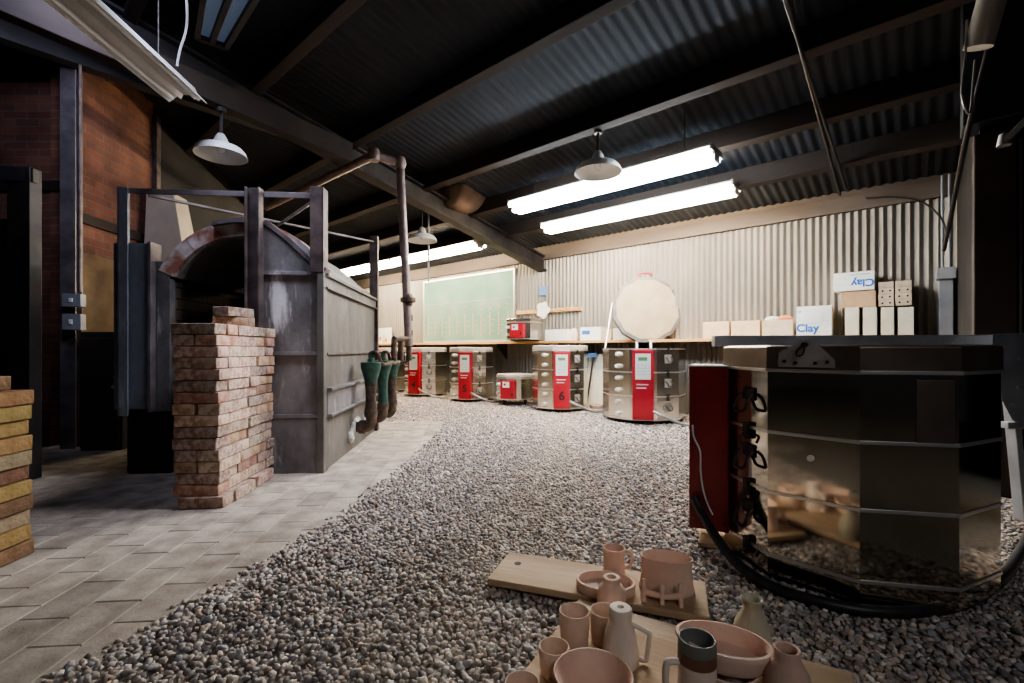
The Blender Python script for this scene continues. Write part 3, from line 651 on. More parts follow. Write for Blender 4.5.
T = Matrix.Translation((-.545, .06, .93)) @ Matrix.Rotation(math.radians(11), 4, 'Z') @ Matrix.Rotation(-tilt, 4, 'Y') @ Matrix.Translation((0, 0, .47)) @ Matrix.Rotation(PI / 2, 4, 'Y')
lid = MB(); lid.lathe([(0, .035), (.42, .035), (.42, .03), (.465, .03), (.465, -.05), (0, -.05)], 12, 0, T, False, a0=PI / 12, mis=[0, 1, 1, 1, 1]); lo = lid.build('lid', [M['firebrick'], M['lidrim']], k1, .002)
s = MB(); q = lambda a, b, c: T @ Vector((a, b, c)); s.tube([q(-.45, -.09, 0), q(-.50, -.08, 0), q(-.51, 0, 0), q(-.50, .08, 0), q(-.45, .09, 0)], .012, 8); s.build('lid_handle', M['red'], lo)
s = MB(); s.cyl(Vector((-.12, -.465, .87)), q(-.1, -.455, 0.0), .009, n=8); s.build('lid_prop', M['band'], k1)
for y in (-.08, .10):
    s = MB(); s.beam((-.475, y, .80), (-.52, y, .985), .03, .012); s.build('hinge', M['band'], k1, .002)
k2, _ = electric_kiln('electric kiln numbered 6, just right of the small floor kiln', .683, 6.65, .39, .85, math.radians(-3), '6')
k3, _ = electric_kiln('electric kiln numbered 5, between the small floor kiln and kiln 4', -.69, 7.87, .37, .83, math.radians(-8), '5')
k4, _ = electric_kiln('electric kiln numbered 4, just right of the gas pipes', -1.60, 8.70, .385, .83, math.radians(-18), '4')
k5, _ = electric_kiln('leftmost electric kiln, half hidden behind the gas pipes', -2.52, 9.49, .385, .83, math.radians(-12), None)
# small test kilns
def test_kiln(label, X, Y, z, R, h, az, legs):
    fx, fy = math.sin(az), -math.cos(az); t = thing('test_kiln', label, 'kiln', (X, Y, z), math.atan2(fy, fx)); zl = .09 if legs else .02
    a0 = PI / 8; ap = R * math.cos(PI / 8)
    s = MB(); s.lathe([(0, zl), (R, zl), (R, zl + h), (0, zl + h)], 8, 0, None, False, a0=a0); s.build('body', M['steel'], t, .003)
    s = MB(); s.lathe([(0, zl + h + .001), (R + .01, zl + h + .001), (R + .01, zl + h + .045), (0, zl + h + .045)], 8, 0, None, False, a0=a0); s.build('lid', M['lidgrey'] if legs else M['steel'], t, .004)
    c = MB(); facet(c, -.25, ap * .98, -.11, .11, zl + .03, zl + h - .04, .006, .11); c = c.build('control_box', M['red'], t, .005)
    s = MB(); facet(s, -.25, ap * .98, -.075, .03, zl + h - .14, zl + h - .055, .11, .113); l = s.build('badge', M['paper'], c)
    s = MB(); s.cyl(FP(-.25, ap * .98, .1132, -.04, zl + h - .095), FP(-.25, ap * .98, .1142, -.04, zl + h - .095), .02, n=14); s.build('badge_dot', M['redink'], l)
    s = MB(); facet(s, -.25, ap * .98, .065, .085, zl + .07, zl + .12, .11, .118); s.build('switch', M['darkink'], c, .002)
    for q in (.3, .7):
        s = MB(); s.cyl(FP(-PI / 4 - .12, ap, -.01, -.03, zl + h * q), FP(-PI / 4 - .12, ap, .05, -.03, zl + h * q), .022, n=12); s.build('peephole_plug', M['plug'], t, .002)
    for k in range(2):
        s = MB(); zz = zl + (.01 if k == 0 else h - .02); s.lathe([(R - .001, zz), (R + .004, zz), (R + .004, zz + .012), (R - .001, zz + .012), (R - .001, zz)], 8, 0, None, False, a0=a0); s.build('band', M['band'], t)
    if legs:
        for a in (PI / 4, 3 * PI / 4, 5 * PI / 4, 7 * PI / 4):
            s = MB(); s.box(-.02, .02, -.02, .02, 0, zl, 0, Matrix.Translation((R * .78 * math.cos(a), R * .78 * math.sin(a), 0))); s.build('leg', M['iron'], t, .003)
    else:
        s = MB(); s.lathe([(0, 0), (R * .8, 0), (R * .8, zl), (0, zl)], 8, 0, None, False, a0=a0); s.build('foot', M['iron'], t)
    return t
Yt = colY(515, .62); test_kiln('small box kiln on short legs on the floor under the shelf kiln', mm(515) * Yt, Yt, 0, .29, .34, math.radians(-4), True)
Yt = colY(527, .30); test_kiln('small test kiln sitting up on the wall shelf', mm(525) * Yt, Yt, SZ, .30, .29, math.radians(-8), False)

# ------------------------------------------------------------------ things on the shelf and wall
def carton(name, label, px0, px1, py0, b, d, material, z=SZ, cat='box', tilt=0.0, group=None, flaps=False, py1=None, yaw=0.0):
    bf = b + d / 2
    x0, x1 = wx(px0, bf), wx(px1, bf); h = wz((px0 + px1) / 2, py0, bf) - z
    t = thing(name, label, cat, R2((x0 + x1) / 2, b, z), RA + yaw, group); W = x1 - x0
    s = MB(); s.box(-W / 2, W / 2, -d / 2, d / 2, 0, h); s.build('carton_body', material, t, .004)
    if flaps:
        for sgn in (-1, 1):
            q = MB(); q.box(-W / 2 + .003, W / 2 - .003, min(0, sgn * (d / 2 - .003)), max(0, sgn * (d / 2 - .003)), h, h + .004); q.build('flap', material, t)
        q = MB(); q.box(-W / 2 - .0005, W / 2 + .0005, -.025, .025, h + .004, h + .005); q.build('tape', M['cardlight'], t)
    return t, W, h, d
bm_ = .15
carton('cardboard_box', 'light tan cardboard box, leftmost of the row on the right shelf', 703, 729, 322, bm_, .22, M['cardlight'], flaps=True)
carton('cardboard_box', 'light tan cardboard box, second of the row on the right shelf', 731, 760, 321, bm_, .22, M['cardlight'], flaps=True)
tb, Wb, hb, db = carton('cardboard_tray', 'buff cardboard tray with white bags and orange wrapper on top', 762, 793, 320, bm_, .22, M['cardbuff'])
s = MB(); s.lathe([(0, 0), (.9, .02), (1, .4), (.7, .9), (.3, 1), (0, .95)], 12, 0, Matrix.Translation((-.07, 0, hb)) @ Matrix.Diagonal((.085, .07, .05, 1)))
s.build('bag', M['paper'], tb)
s = MB(); s.lathe([(0, 0), (.8, .02), (1, .4), (.6, .9), (0, 1)], 9, 0, Matrix.Translation((.06, -.01, hb)) @ Matrix.Diagonal((.08, .06, .055, 1)))
s.build('wrapper', M['orange'], tb)
tb, Wb, hb, db = carton('clay_carton', 'white clay carton with blue lettering and a paper on it, standing upright', 796, 831, 306, bm_, .20, M['whitebox'], yaw=.06)
text('lettering', 'Clay', .115, M['blueink'], tb, Matrix.Translation((-Wb * .18, -db / 2 - .001, hb * .28)) @ FRONT)
s = MB(); s.box(-Wb * .33, Wb * .2, -db / 2 - .006, -db / 2 - .002, hb * .45, hb * .9, 0, Matrix.Rotation(.07, 4, 'Y')); s.build('paper_sheet', M['paper'], tb)
for l0, l1, z0_, z1_ in ((-.45, .45, .52, .535), (.1, .45, .16, .17), (-.47, -.36, .78, .87)):
    s = MB(); s.box(Wb * l0, Wb * l1, -db / 2 - .001, -db / 2, hb * z0_, hb * z1_); s.build('printed_line', M['paleink'], tb)
edges = [(845, 859), (863, 877), (881, 894), (898, 914)]
NN = ['first', 'second', 'third', 'last']
for k, (e0, e1) in enumerate(edges):
    carton('cream_block', 'tall cream block, %s from the left of four under the stacked boxes' % NN[k], e0, e1, 307, bm_, .18, M['cream'], cat='block', group='cream blocks on the shelf')
zc = wz(870, 307, bm_ + .09) + .001
tb, Wb, hb, db = carton('cardboard_box', 'brown cardboard box lying on the cream blocks', 841, 876, 291, bm_, .18, M['card'], z=zc)
zc2 = zc + hb + .006
tb, Wb, hb, db = carton('clay_carton', 'white clay carton turned upside down on the brown box', 834, 875, 272, bm_, .20, M['whitebox'], z=zc2, yaw=-.03)
text('lettering', 'Clay', .105, M['blueink'], tb, Matrix.Translation((Wb * .22, -db / 2 - .001, hb * .40)) @ FRONT @ Matrix.Rotation(PI, 4, 'Z'))
for l0, l1, z0_, z1_ in ((-.45, .45, .68, .70), (-.1, .4, .8, .9), (-.46, -.05, .34, .36)):
    s = MB(); s.box(Wb * l0, Wb * l1, -db / 2 - .001, -db / 2, hb * z0_, hb * z1_); s.build('printed_line', M['paleink'], tb)
# perforated bricks stacked on the blocks
bf = bm_ + .09; zz = zc; rows = ['bottom', 'second', 'third', 'top']
for r in range(4):
    hgt = (wz(895, 281, bf) - zc) / 4
    for c in range(2):
        px0, px1 = ((878, 894), (895, 912))[c]; px0 += random.uniform(-.6, .6); x0, x1 = wx(px0, bf), wx(px1, bf)
        t = thing('perforated_brick', 'tan perforated brick, %s course of the small stack, %s column' % (rows[r], ['left', 'right'][c]), 'brick', R2((x0 + x1) / 2, bm_, zz), RA + random.uniform(-.02, .02), 'perforated bricks on the shelf')
        W = x1 - x0 - .004; s = MB(); s.box(-W / 2, W / 2, -.09, .09, 0, hgt - .002); s.build('brick_body', M['creamhole'], t, .003)
        if r < 3:
            for hx in (-.25, .25):
                s = MB(); s.cyl((W * hx, -.0915, hgt * .5), (W * hx, -.088, hgt * .5), .009, n=10); s.build('hole', M['grille'], t)
    zz += hgt
# left part of the shelf
carton('white_carton', 'plain white box on the shelf above kiln 6', 545, 568, 329.5, .19, .20, M['whitebox'])
tb, Wb, hb, db = carton('white_carton', 'white carton with a small blue print on the shelf left of the open lid', 580, 601, 327, .15, .2, M['whitebox'])
s = MB(); s.box(-Wb * .4, -Wb * .02, -db / 2 - .001, -db / 2, hb * .45, hb * .75); s.build('printed_patch', M['blueink'], tb)
carton('cardboard_box', 'buff box between the white carton and the open lid', 602, 611, 329, .15, .2, M['cardbuff'])
carton('white_carton', 'small white box partly hidden behind the open kiln lid', 613, 632, 328, .12, .15, M['whitebox'])
s = MB(); s.lathe([(0, 0), (.06, 0), (.075, .05), (.055, .14), (.03, .19), (.022, .19), (.04, .13), (0, .12)], 20)
Yv = colY(574, .14); tag(s.build('shelf_jar', M['claypale'], None, 0, (mm(574) * Yv, Yv, SZ)), 'pale jar on the shelf between the two white boxes', 'jar')
# picture on left shelf end by the pipes
tb, Wb, hb, db = carton('picture_card', 'white card with red and green marks at the left end of the shelf', 376, 391, 328, .10, .03, M['paper'], cat='card')
s = MB()
for k, (x, z, m) in enumerate(((-.12, .12, 0), (.02, .16, 1), (.1, .08, 0), (.0, .07, 1))): s.lathe([(0, 0), (.05, 0), (.05, .002), (0, .002)], 12, m, Matrix.Translation((x, -db / 2, z)) @ Matrix.Rotation(PI / 2, 4, 'X'), False)
s.build('marks', [M['orange'], M['paleink']], tb)
# peg rail, blue card and white plaque on the wall
t = thing('peg_rail', 'narrow wooden peg rail on the wall above the shelf kiln', 'rail', R2(0, 0), RA)
xa_, xb_ = wx(517, .02), wx(582, .02); za_, zb_ = wz(517, 313, .02), wz(582, 308.5, .02)
s = MB(); s.beam((xa_, -.03, za_), (xb_, -.03, zb_), .03, .06); s.build('rail', M['shelfwood'], t, .003)
for k in range(9):
    f = (k + .5) / 9; s = MB(); s.cyl((xa_ + (xb_ - xa_) * f, -.04, za_ + (zb_ - za_) * f), (xa_ + (xb_ - xa_) * f, -.10, za_ + (zb_ - za_) * f + .015), .009, n=8); s.build('peg', M['shelfwood'], t)
xs, zs = wx(543, .12), wz(543, 310, .12)
s = MB()
poly = [(.15 * (1 + .18 * math.cos(5 * a)) * math.cos(a) * .8, .13 * (1 + .12 * math.cos(5 * a + 1)) * math.sin(a)) for a in np.linspace(0, 2 * PI, 40, endpoint=False)]
s.prism(poly, -.008, .008, 0, Matrix.Rotation(PI / 2, 4, 'X')); tag(s.build('white_plaque', M['paper'], None, .003, R2(xs, .12, zs), RA), 'white scalloped plaque hanging on the peg rail', 'plaque')
s = MB(); s.box(-.07, .07, -.012, .012, -.07, .07); q = s.build('blue_card', M['bluesign'], None, .002, R2(wx(543, .03), .03, wz(543, 291, .03)), RA); tag(q, 'small blue card pinned on the wall above the white plaque', 'card')
# pale boards leaning at the wall between kilns, red dish
xs = wx(597, .12); t = thing('leaning_board', 'pale board leaning on the wall between kiln 6 and the open kiln', 'board', R2(xs, .17, 0), RA)
s = MB(); s.box(-.17, .17, -.012, .012, 0, .80, 0, Matrix.Rotation(-.15, 4, 'X')); s.build('panel', M['cream'], t, .003)
xs = wx(589, .22); t = thing('long_handled_tool', 'dark long-handled tool leaning beside the pale board', 'tool', R2(xs, .30, 0), RA)
s = MB(); s.cyl((0, 0, 0), (.03, .16, .76), .014, n=8); s.build('handle', M['iron'], t); s = MB(); s.box(-.05, .08, .13, .19, .74, .80); s.build('head', M['bluesign'], t, .004)
p = FL(597.5, 410, 0); s = MB(); s.lathe([(0, 0), (.09, 0), (.10, .05), (.09, .055), (.08, .015), (0, .012)], 20); tag(s.build('shallow_dish', M['clayred'], None, 0, (p.x, p.y + .1, .01)), 'dark red shallow dish on the gravel in front of the leaning board', 'dish')

# ------------------------------------------------------------------ the brick kiln (left)
bk = thing('gas_kiln', 'large weathered steel-clad arched gas kiln on the brick paving', 'kiln', (KC.x, KC.y, 0), KA)
D = 1.6; ax, ah, rise, zs_ = -.53, .53, .335, 1.375
RR = (ah ** 2 + rise ** 2) / (2 * rise); cz = zs_ + rise - RR; th = math.asin(ah / RR)
def arc(r, a0, a1, n): return [(ax + r * math.sin(a0 + (a1 - a0) * k / n), cz + r * math.cos(a0 + (a1 - a0) * k / n)) for k in range(n + 1)]
XZ = Matrix(((1, 0, 0, 0), (0, 0, 1, 0), (0, 1, 0, 0), (0, 0, 0, 1)))      # prism poly (x,z) extruded in y
# vault
xt = -.37; zt0 = cz + math.sqrt(RR ** 2 - (xt - ax) ** 2); a_t = math.asin((xt - ax) / RR)
prof_out = arc(RR, -th, a_t, 16) + [(-.24, 1.585), (-.11, 1.46), (.012, zs_)]
s = MB(); s.prism(prof_out + [(-.14, zs_), (-.28, 1.47), (-.40, 1.585)] + arc(RR - .10, a_t, -th, 14), .02, D, 0, XZ, False); s.build('vault_roof', M['vault'], bk, .006)
# front arch ring
s = MB(); n = 15
for k in range(n):
    a0_, a1_ = -th + 2 * th * k / n + .001, -th + 2 * th * (k + 1) / n - .001
    s.prism(arc(RR + .012, a0_, a1_, 3) + arc(RR - .088, a1_, a0_, 3), -.012 + random.uniform(-.002, .002), .12, 0, XZ)
s.build('arch_ring', M['arch'], bk, .004)
# edge angle over the arc, front
up_ = [(-.72, zt0 - .012), (-.60, zt0 + .012), (-.50, zt0 + .014)] + prof_out[-4:]; s = MB(); s.prism([(x + .012, z + .028) for x, z in up_] + list(reversed(up_)), -.05, .05, 0, XZ); s.build('roof_edge', M['greysteel'], bk)
# front right sheet with arc top
xl = -.47
fr = [(xl, 0), (0, 0), (0, zs_), (-.11, 1.455), (-.24, 1.58), (xt, zt0 - .005), (xl, zt0 + .03)]
s = MB(); s.prism(fr, -.04, -.014, 0, XZ); fs = s.build('front_sheet', M['kilnsteel'], bk, .003)
for z in (1.364, .826, .405):
    s = MB(); s.box(xl, -.02, -.062, -.04, z - .012, z + .012); s.build('seam_angle', M['kilnsteel'], bk, .002)
s = MB(); s.box(xl, .0, -.055, -.04, 0, .39); s.build('plinth_sheet', M['kilnsteel'], bk, .003)
s = MB(); s.box(xl + .05, -.02, .0, .22, 0, 1.36); s.build('right_pier', M['kinterior'], bk)
s = MB(); s.box(xl - .045, xl, -.035, .06, 0, 1.60); s.build('door_jamb', M['bluesteel'], bk, .004)
# right side wall: sheets and bands
s = MB(); s.box(-.14, 0, .0, D, 0, zs_); s.build('side_wall', M['kilnside'], bk, .003)
s = MB(); s.box(0, .035, -.03, D + .01, 1.35, 1.372); s.box(0, .015, -.03, D + .01, 1.277, 1.35); s.box(0, .03, -.03, D + .01, 1.268, 1.28); s.build('eaves_angle', M['kilnside'], bk, .002)
s = MB(); s.box(0, .02, .0, D, .815, .832); s.build('side_seam', M['post'], bk, .002)
s = MB(); s.box(0, .02, .0, D, .41, .57); s.box(0, .05, .0, D, .57, .59); s.box(0, .05, .0, D, .392, .41); s.build('side_channel', M['kilnsteel'], bk, .002)
# corner posts and frame
def angle(nm, x0, x1, y0, y1, z0, z1, side, m='post', tk=.012):
    s = MB()
    if side == 'L': s.box(x0, x1, y0, y0 + tk, z0, z1); s.box(x1 - tk, x1, y0, y1, z0, z1)
    if side == 'I': s.box(x0, x0 + tk, y0, y1, z0, z1); s.box(x1 - tk, x1, y0, y1, z0, z1); s.box(x0, x1, (y0 + y1) / 2 - tk / 2, (y0 + y1) / 2 + tk / 2, z0, z1)
    if side == 'C': s.box(x0, x1, y0, y0 + tk, z0, z1); s.box(x0, x0 + tk, y0, y1, z0, z1)
    return s.build(nm, M[m], bk, .002)
angle('post', -.075, .012, -.075, .03, 1.372, 1.945, 'L')
s = MB(); s.box(-.03, .014, -.07, -.055, 0, 1.37); s.box(.002, .014, -.055, .03, 0, 1.37); s.build('corner_angle', M['kilnside'], bk, .002)
angle('post', xl + .0, xl + .092, -.13, -.062, 0, 1.915, 'I')
angle('post', -1.285, -1.222, -.075, .02, .42, 1.905, 'C', 'bluesteel')
angle('post', -.05, .03, D - .02, D + .05, 0, 2.02, 'L')
angle('post', -1.31, -1.24, D - .02, D + .05, 0, 2.0, 'C')
s = MB(); s.box(-1.235, -.06, -.062, -.05, 1.87, 1.905); s.box(-1.235, -.06, -.05, -.01, 1.893, 1.905); s.build('top_rail', M['greysteel'], bk, .002)
s = MB(); s.cyl((-1.12, -.03, 1.87), (0, D, 1.96), .011, n=8); s.build('tie_rod', M['greysteel'], bk)
s = MB(); s.cyl((-.03, -.02, 1.89), (-1.25, D, 1.90), .011, n=8); s.build('tie_rod', M['greysteel'], bk)
# left pier and blue panel
s = MB(); s.box(-1.31, -1.0, .05, D, 0, 1.40); s.build('left_wall', M['kinterior'], bk)
s = MB(); s.box(-1.325, -1.105, -.05, .05, .46, 1.55); s.build('left_panel', M['bluesteel'], bk, .004)
s = MB(); s.box(-1.11, -1.09, -.06, .05, .44, 1.56); s.build('left_panel_edge', M['greysteel'], bk, .003)
s = MB(); s.box(-1.28, -1.02, .02, .05, 0, .45); s.build('left_base_shade', M['darkwall'], bk)  # near-black colour paints the shade of the void below the left panel
s = MB(); s.box(-1.088, -1.0, -.01, .05, .44, 1.44); s.build('left_jamb', M['kilnsteel'], bk, .003)
s = MB(); s.box(-1.0, -.14, D - .14, D, 0, 1.5); s.build('rear_wall', M['reartan'], bk)
s = MB(); s.box(-1.0, -.14, 0.05, D - .14, 0, .3); s.build('hearth', M['kinterior'], bk)
# white fibre packed round the burner ports
ports = []
BY = [(3.95, 371), (4.46, 383), (4.78, 392)]
for Yb, pxb in BY:
    k = (Yb - KC.y) / kd.y; ports.append((k, pxb, Yb))
    q = MB()
    for i in range(8):
        q.lathe([(0, -1), (.7, -.7), (1, 0), (.7, .7), (0, 1)], 10, 0, Matrix.Translation((.01, k + random.uniform(-.16, .12), .2 + random.uniform(-.09, .12))) @ Matrix.Diagonal((.028, .045, .045, 1)))
    q.build('port_packing', M['insul'], bk)
# burners (each with venturi, pipes and elbow)
for i, (k, pxb, Yb) in enumerate(ports):
    px_, py_ = mm(pxb) * Yb, Yb
    side = KC + kd * k; off = (Vector((px_, py_)) - side).dot(ke)
    t = thing('gas_burner', ['nearest', 'middle', 'farthest'][i] + ' upright green and brown gas burner beside the kiln', 'burner', (px_, py_, 0), KA, 'gas burners')
    s = MB(); s.tube([(-off + .03, 0, .20), (-.07, 0, .20), (-.025, 0, .205), (0, 0, .24), (0, 0, .30)], .045, 16); s.build('elbow', M['blackpipe'], t)
    s = MB(); s.cyl((-off + .055, 0, .20), (-off + .10, 0, .20), .058, n=16); s.build('port_collar', M['blackpipe'], t, .004)
    s = MB(); s.cyl((0, 0, .285), (0, 0, .345), .055, n=16); s.build('coupling', M['blackpipe'], t, .004)
    s = MB(); s.lathe([(0, .34), (.050, .34), (.044, .44), (.046, .52), (.052, .58), (0, .58)], 18); s.build('mixing_tube', M['greeniron'] if i == 1 else M['blackpipe'], t)
    s = MB(); s.lathe([(0, .56), (.05, .56), (.052, .59), (.060, .62), (.082, .70), (.085, .745), (.07, .75), (.03, .70), (0, .69)], 22); s.build('venturi_bell', M['greeniron'], t)
    s = MB(); s.cyl((0, 0, .68), (0, 0, .83), .022, n=12); s.lathe([(0, .755), (.03, .755), (.03, .775), (0, .775)], 12); s.build('gas_jet', M['greeniron'], t)
# gas pipework
t = thing('gas_pipe', 'tall brown gas pipe rising from the burners and crossing above the kiln', 'pipe')
VX, VY = mm(402) * 4.75, 4.75; bX, bY = mm(409) * 4.85, 4.85
top = P(400, 163, 4.75); lf = P(374, 155, 4.62); base = P(409, 346, 4.85)
s = MB(); s.cyl(base, top, .042, n=16); s.build('riser', M['pipe'], t)
s = MB(); s.cyl(top, lf, .042, n=14); far = lf + Vector((-RX.x, -RX.y, 0)) * 2.6; s.cyl(lf, far, .042, n=14); s.build('overhead_pipe', M['pipe'], t)
for p in (top, lf):
    s = MB(); s.lathe([(0, -.07), (.05, -.055), (.066, 0), (.05, .055), (0, .07)], 16, 0, Matrix.Translation(p)); s.build('elbow', M['pipe'], t)
cpl = P(408, 300, 4.83)
s = MB(); s.lathe([(0, -.06), (.045, -.06), (.05, -.03), (.08, -.02), (.08, .02), (.05, .03), (.045, .06), (0, .06)], 16, 0, Matrix.Translation(cpl)); s.build('union', M['blackpipe'], t)
for yy in (318, 333):
    s = MB(); q = P(408.6, yy, 4.85); s.lathe([(0, -.03), (.046, -.03), (.046, .03), (0, .03)], 14, 0, Matrix.Translation(q)); s.build('fitting', M['blackpipe'], t, .004)
mz = P(400, 339, 4.8).z
for i, (k, pxb, Yb) in enumerate(ports):
    jx, jy = mm(pxb) * Yb, Yb; q = P((394, 401, 409)[i], 339, (4.55, 4.7, 4.85)[i])
    z2 = .86
    s = MB(); s.tube([q, q + Vector((0, 0, -.05)), Vector((q.x, q.y, z2 - .06)), Vector((q.x, q.y, z2 - .12))], .03, 12, 0, 3); s.tube([Vector((q.x, q.y, z2 - .12)), Vector(((q.x + jx) / 2, (q.y + jy) / 2, z2 - .14)), Vector((jx + .05, jy, z2 - .035)), Vector((jx, jy, z2 - .034))], .016, 10)
    s.build('drop_pipe', M['blackpipe'], t)
s = MB(); s.cyl(P(394, 339, 4.55), P(409, 339, 4.85), .03, n=12); s.build('manifold', M['blackpipe'], t)
# beige panel leaning behind the kiln
t = thing('beige_panel', 'tapered beige panel standing behind the kiln beside the brick wall', 'panel', P(168, 350, 4.95) * Vector((1, 1, 0)), .05) if False else None
pc = P(166, 240, 4.95); t = thing('flue_hood', 'tapered beige hood standing behind the kiln at the left', 'hood', (pc.x, pc.y, 0), .1)
w0, w1 = .20, .13; zb_, zt_ = 0, H + (HY - 194) / F * 4.95
s = MB(); s.add([(-w0, -.1, 0), (w0 + .03, -.1, 0), (w0 + .03, .2, 0), (-w0, .2, 0), (-w0 + .03, -.08, zt_ - .62), (w0 + .02, -.08, zt_ - .62), (w0 + .02, .2, zt_ - .62), (-w0 + .03, .2, zt_ - .62), (-w0 + .03, -.04, zt_), (w1 - .03, -.04, zt_), (w1 - .03, .2, zt_), (-w0 + .03, .2, zt_)],
    [(0, 1, 2, 3), (0, 1, 5, 4), (1, 2, 6, 5), (2, 3, 7, 6), (3, 0, 4, 7), (4, 5, 9, 8), (5, 6, 10, 9), (6, 7, 11, 10), (7, 4, 8, 11), (8, 9, 10, 11)]); s.build('hood_body', M['canvas'], t, .006)

# ------------------------------------------------------------------ brick stacks
def brick_mesh(name, lx, ly, lz, seed, material):
    r = random.Random(seed); bm = bmesh.new(); bmesh.ops.create_cube(bm, size=1)
    for v in bm.verts: v.co = Vector((v.co.x * lx, v.co.y * ly, v.co.z * lz)) + Vector((r.uniform(-1, 1), r.uniform(-1, 1), r.uniform(-1, 1))) * .0014
    bmesh.ops.bevel(bm, geom=bm.edges[:], offset=.0022 + r.random() * .0015, segments=1, affect='EDGES')
    me = bpy.data.meshes.new(name); bm.to_mesh(me); bm.free(); me.materials.append(material); return me
BL, BW_, BH = .224, .110, .0605
strm = [brick_mesh('firebrick', BW_, BL, BH - .0032, i, M[('brick_r', 'brick_rust', 'brick_r', 'brick_grey', 'brick_r', 'brick_rust')[i]]) for i in range(6)]      # long side along the wall (y)
hedm = [brick_mesh('firebrick_header', BL, BW_, BH - .0032, 20 + i, M[('brick_r', 'brick_rust', 'brick_r', 'brick_grey', 'brick_r', 'brick_rust')[i]]) for i in range(6)]
SX, SY = -1.494 - BL / 2, 2.47
so = Vector((-1.494, 2.45)) ; 
def stack_place(me, lx, ly, z, rz, label, group):
    p = so + ke * lx + kd * ly
    o = link(me, 'firebrick', None, 0, (p.x, p.y, z), KA + rz); tag(o, label, 'brick', group); return o
rnd = random.Random(3); ncourse = 16; z = .024
for c in range(ncourse):
    lean = -.048 if c > 0 else -.004
    y = .0 if c else -.015
    j = 0; cnt = 0; shift = rnd.uniform(-.008, .008)
    pattern = rnd.choice([['s', 'h', 's', 'h'], ['h', 's', 's', 'h'], ['h', 's', 'h', 's'], ['s', 's', 'h', 'h'], ['h', 'h', 's', 's'], ['s', 'h', 'h', 's']]) if c else ['h', 's', 'gap', 's']
    if c == ncourse - 1: pattern = ['h', 'h', 's', 'h', 'h']
    for kind in pattern:
        if kind == 'gap': y += .045; continue
        if kind == 'h':
            stack_place(rnd.choice(hedm), -BL / 2 + lean + rnd.uniform(-.014, .012), y + BW_ / 2, z + BH / 2, rnd.uniform(-.012, .012),
                        'firebrick in tall loose stack, %s course up, %s from near end, spanning the stack' % (ORD[c], NTH[cnt]), 'bricks of the tall stack'); y += BW_ + .005
        else:
            for sd in (0, 1):
                stack_place(rnd.choice(strm), (-BW_ / 2 if sd == 0 else -BW_ * 1.5 - .002) + lean + rnd.uniform(-.013, .010), y + BL / 2, z + BH / 2, rnd.uniform(-.010, .010),
                        'firebrick in tall loose stack, %s course up, %s from near end, %s row' % (ORD[c], NTH[cnt], ['right', 'left'][sd]), 'bricks of the tall stack')
            y += BL + .005
        cnt += 1
    z += BH
stack_place(hedm[1], -.20, .47, z + BH / 2, .5, 'loose firebrick lying crosswise on top of the tall stack, lower of the two', 'bricks of the tall stack')
stack_place(hedm[3], -.20, .475, z + BH * 1.5, 1.35, 'single firebrick perched at the very top of the tall stack', 'bricks of the tall stack')
yel = [brick_mesh('yellow_brick', BW_, BL, BH - .0032, 40 + i, M[('brick_y', 'brick_tan', 'brick_brown', 'brick_y', 'brick_tan')[i]]) for i in range(5)]
yo = Vector((-1.955, 1.90)); z = .024
for c in range(12):
    top_only = c == 11
    for i in range(1 if top_only else 2):
        for sd in (0, 1):
            p = yo + ke * (-BW_ / 2 - sd * (BW_ + .003) + rnd.uniform(-.01, .012) + (-.03 if top_only else 0)) + kd * (-BL / 2 - i * (BL + .004) + rnd.uniform(-.006, .006) - (.04 if top_only else 0))
            o = link(rnd.choice(yel), 'yellow_brick', None, 0, (p.x, p.y, z + BH / 2), KA + rnd.uniform(-.014, .014))
            tag(o, 'used brick in the yellow-brown left edge pile, %s course up, %s end, %s row' % (ORD[c], ['far', 'near'][i], ['right', 'left'][sd]), 'brick', 'bricks of the yellow pile')
    z += BH
# dark steel frame at the far left
fp = P(25, 350, 3.0); t = thing('steel_frame', 'dark steel door frame standing at the left edge', 'frame', (fp.x, fp.y, 0), 0)
zt_ = H + (HY - 172) / F * 3.0
s = MB(); s.box(-.075, .07, -.04, .04, 0, zt_ + .02); s.build('upright', M['steeldark'], t, .004)
s = MB(); s.beam((.075, 0, zt_ - .03), (-1.3, -.35, zt_ - .03), .06, .09); s.build('lintel', M['steeldark'], t, .004)
s = MB(); s.box(-1.2, -.08, .0, .03, 0, zt_ - .3); s.build('door_leaf', M['darkwall'], t, .003)
for y0, y1, nm, lb in ((294, 307, 'junction_box', 'small grey switch box on the steel column, upper of two'), (314, 330, 'junction_box', 'small grey switch box on the steel column, lower of two')):
    q = P(73.5, (y0 + y1) / 2, 3.85); h = (y1 - y0) / F * 3.85
    t = thing(nm, lb, 'switch box', (q.x, q.y, q.z - h / 2), .25)
    s = MB(); s.box(-.065, .065, -.03, .045, 0, h); s.build('box', M['elec'], t, .005)
    s = MB(); s.box(-.012, .012, -.042, -.03, h * .35, h * .65); s.build('switch', M['paper'], t, .002)
s = MB(); s.cyl(P(80, 292, 3.85), P(80, 60, 3.85), .012, n=8); tag(s.build('column_conduit', M['pipe']), 'thin conduit running up beside the steel column', 'conduit')
# dark stove-like bulk in the shadow between brick wall and kiln
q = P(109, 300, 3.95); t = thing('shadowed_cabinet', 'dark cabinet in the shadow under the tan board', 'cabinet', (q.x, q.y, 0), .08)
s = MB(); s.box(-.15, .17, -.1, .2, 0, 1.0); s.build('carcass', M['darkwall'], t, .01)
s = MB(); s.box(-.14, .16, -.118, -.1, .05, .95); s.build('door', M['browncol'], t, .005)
s = MB(); s.cyl((.14, -.12, .55), (.14, -.15, .55), .015, n=10); s.build('knob', M['elec'], t)

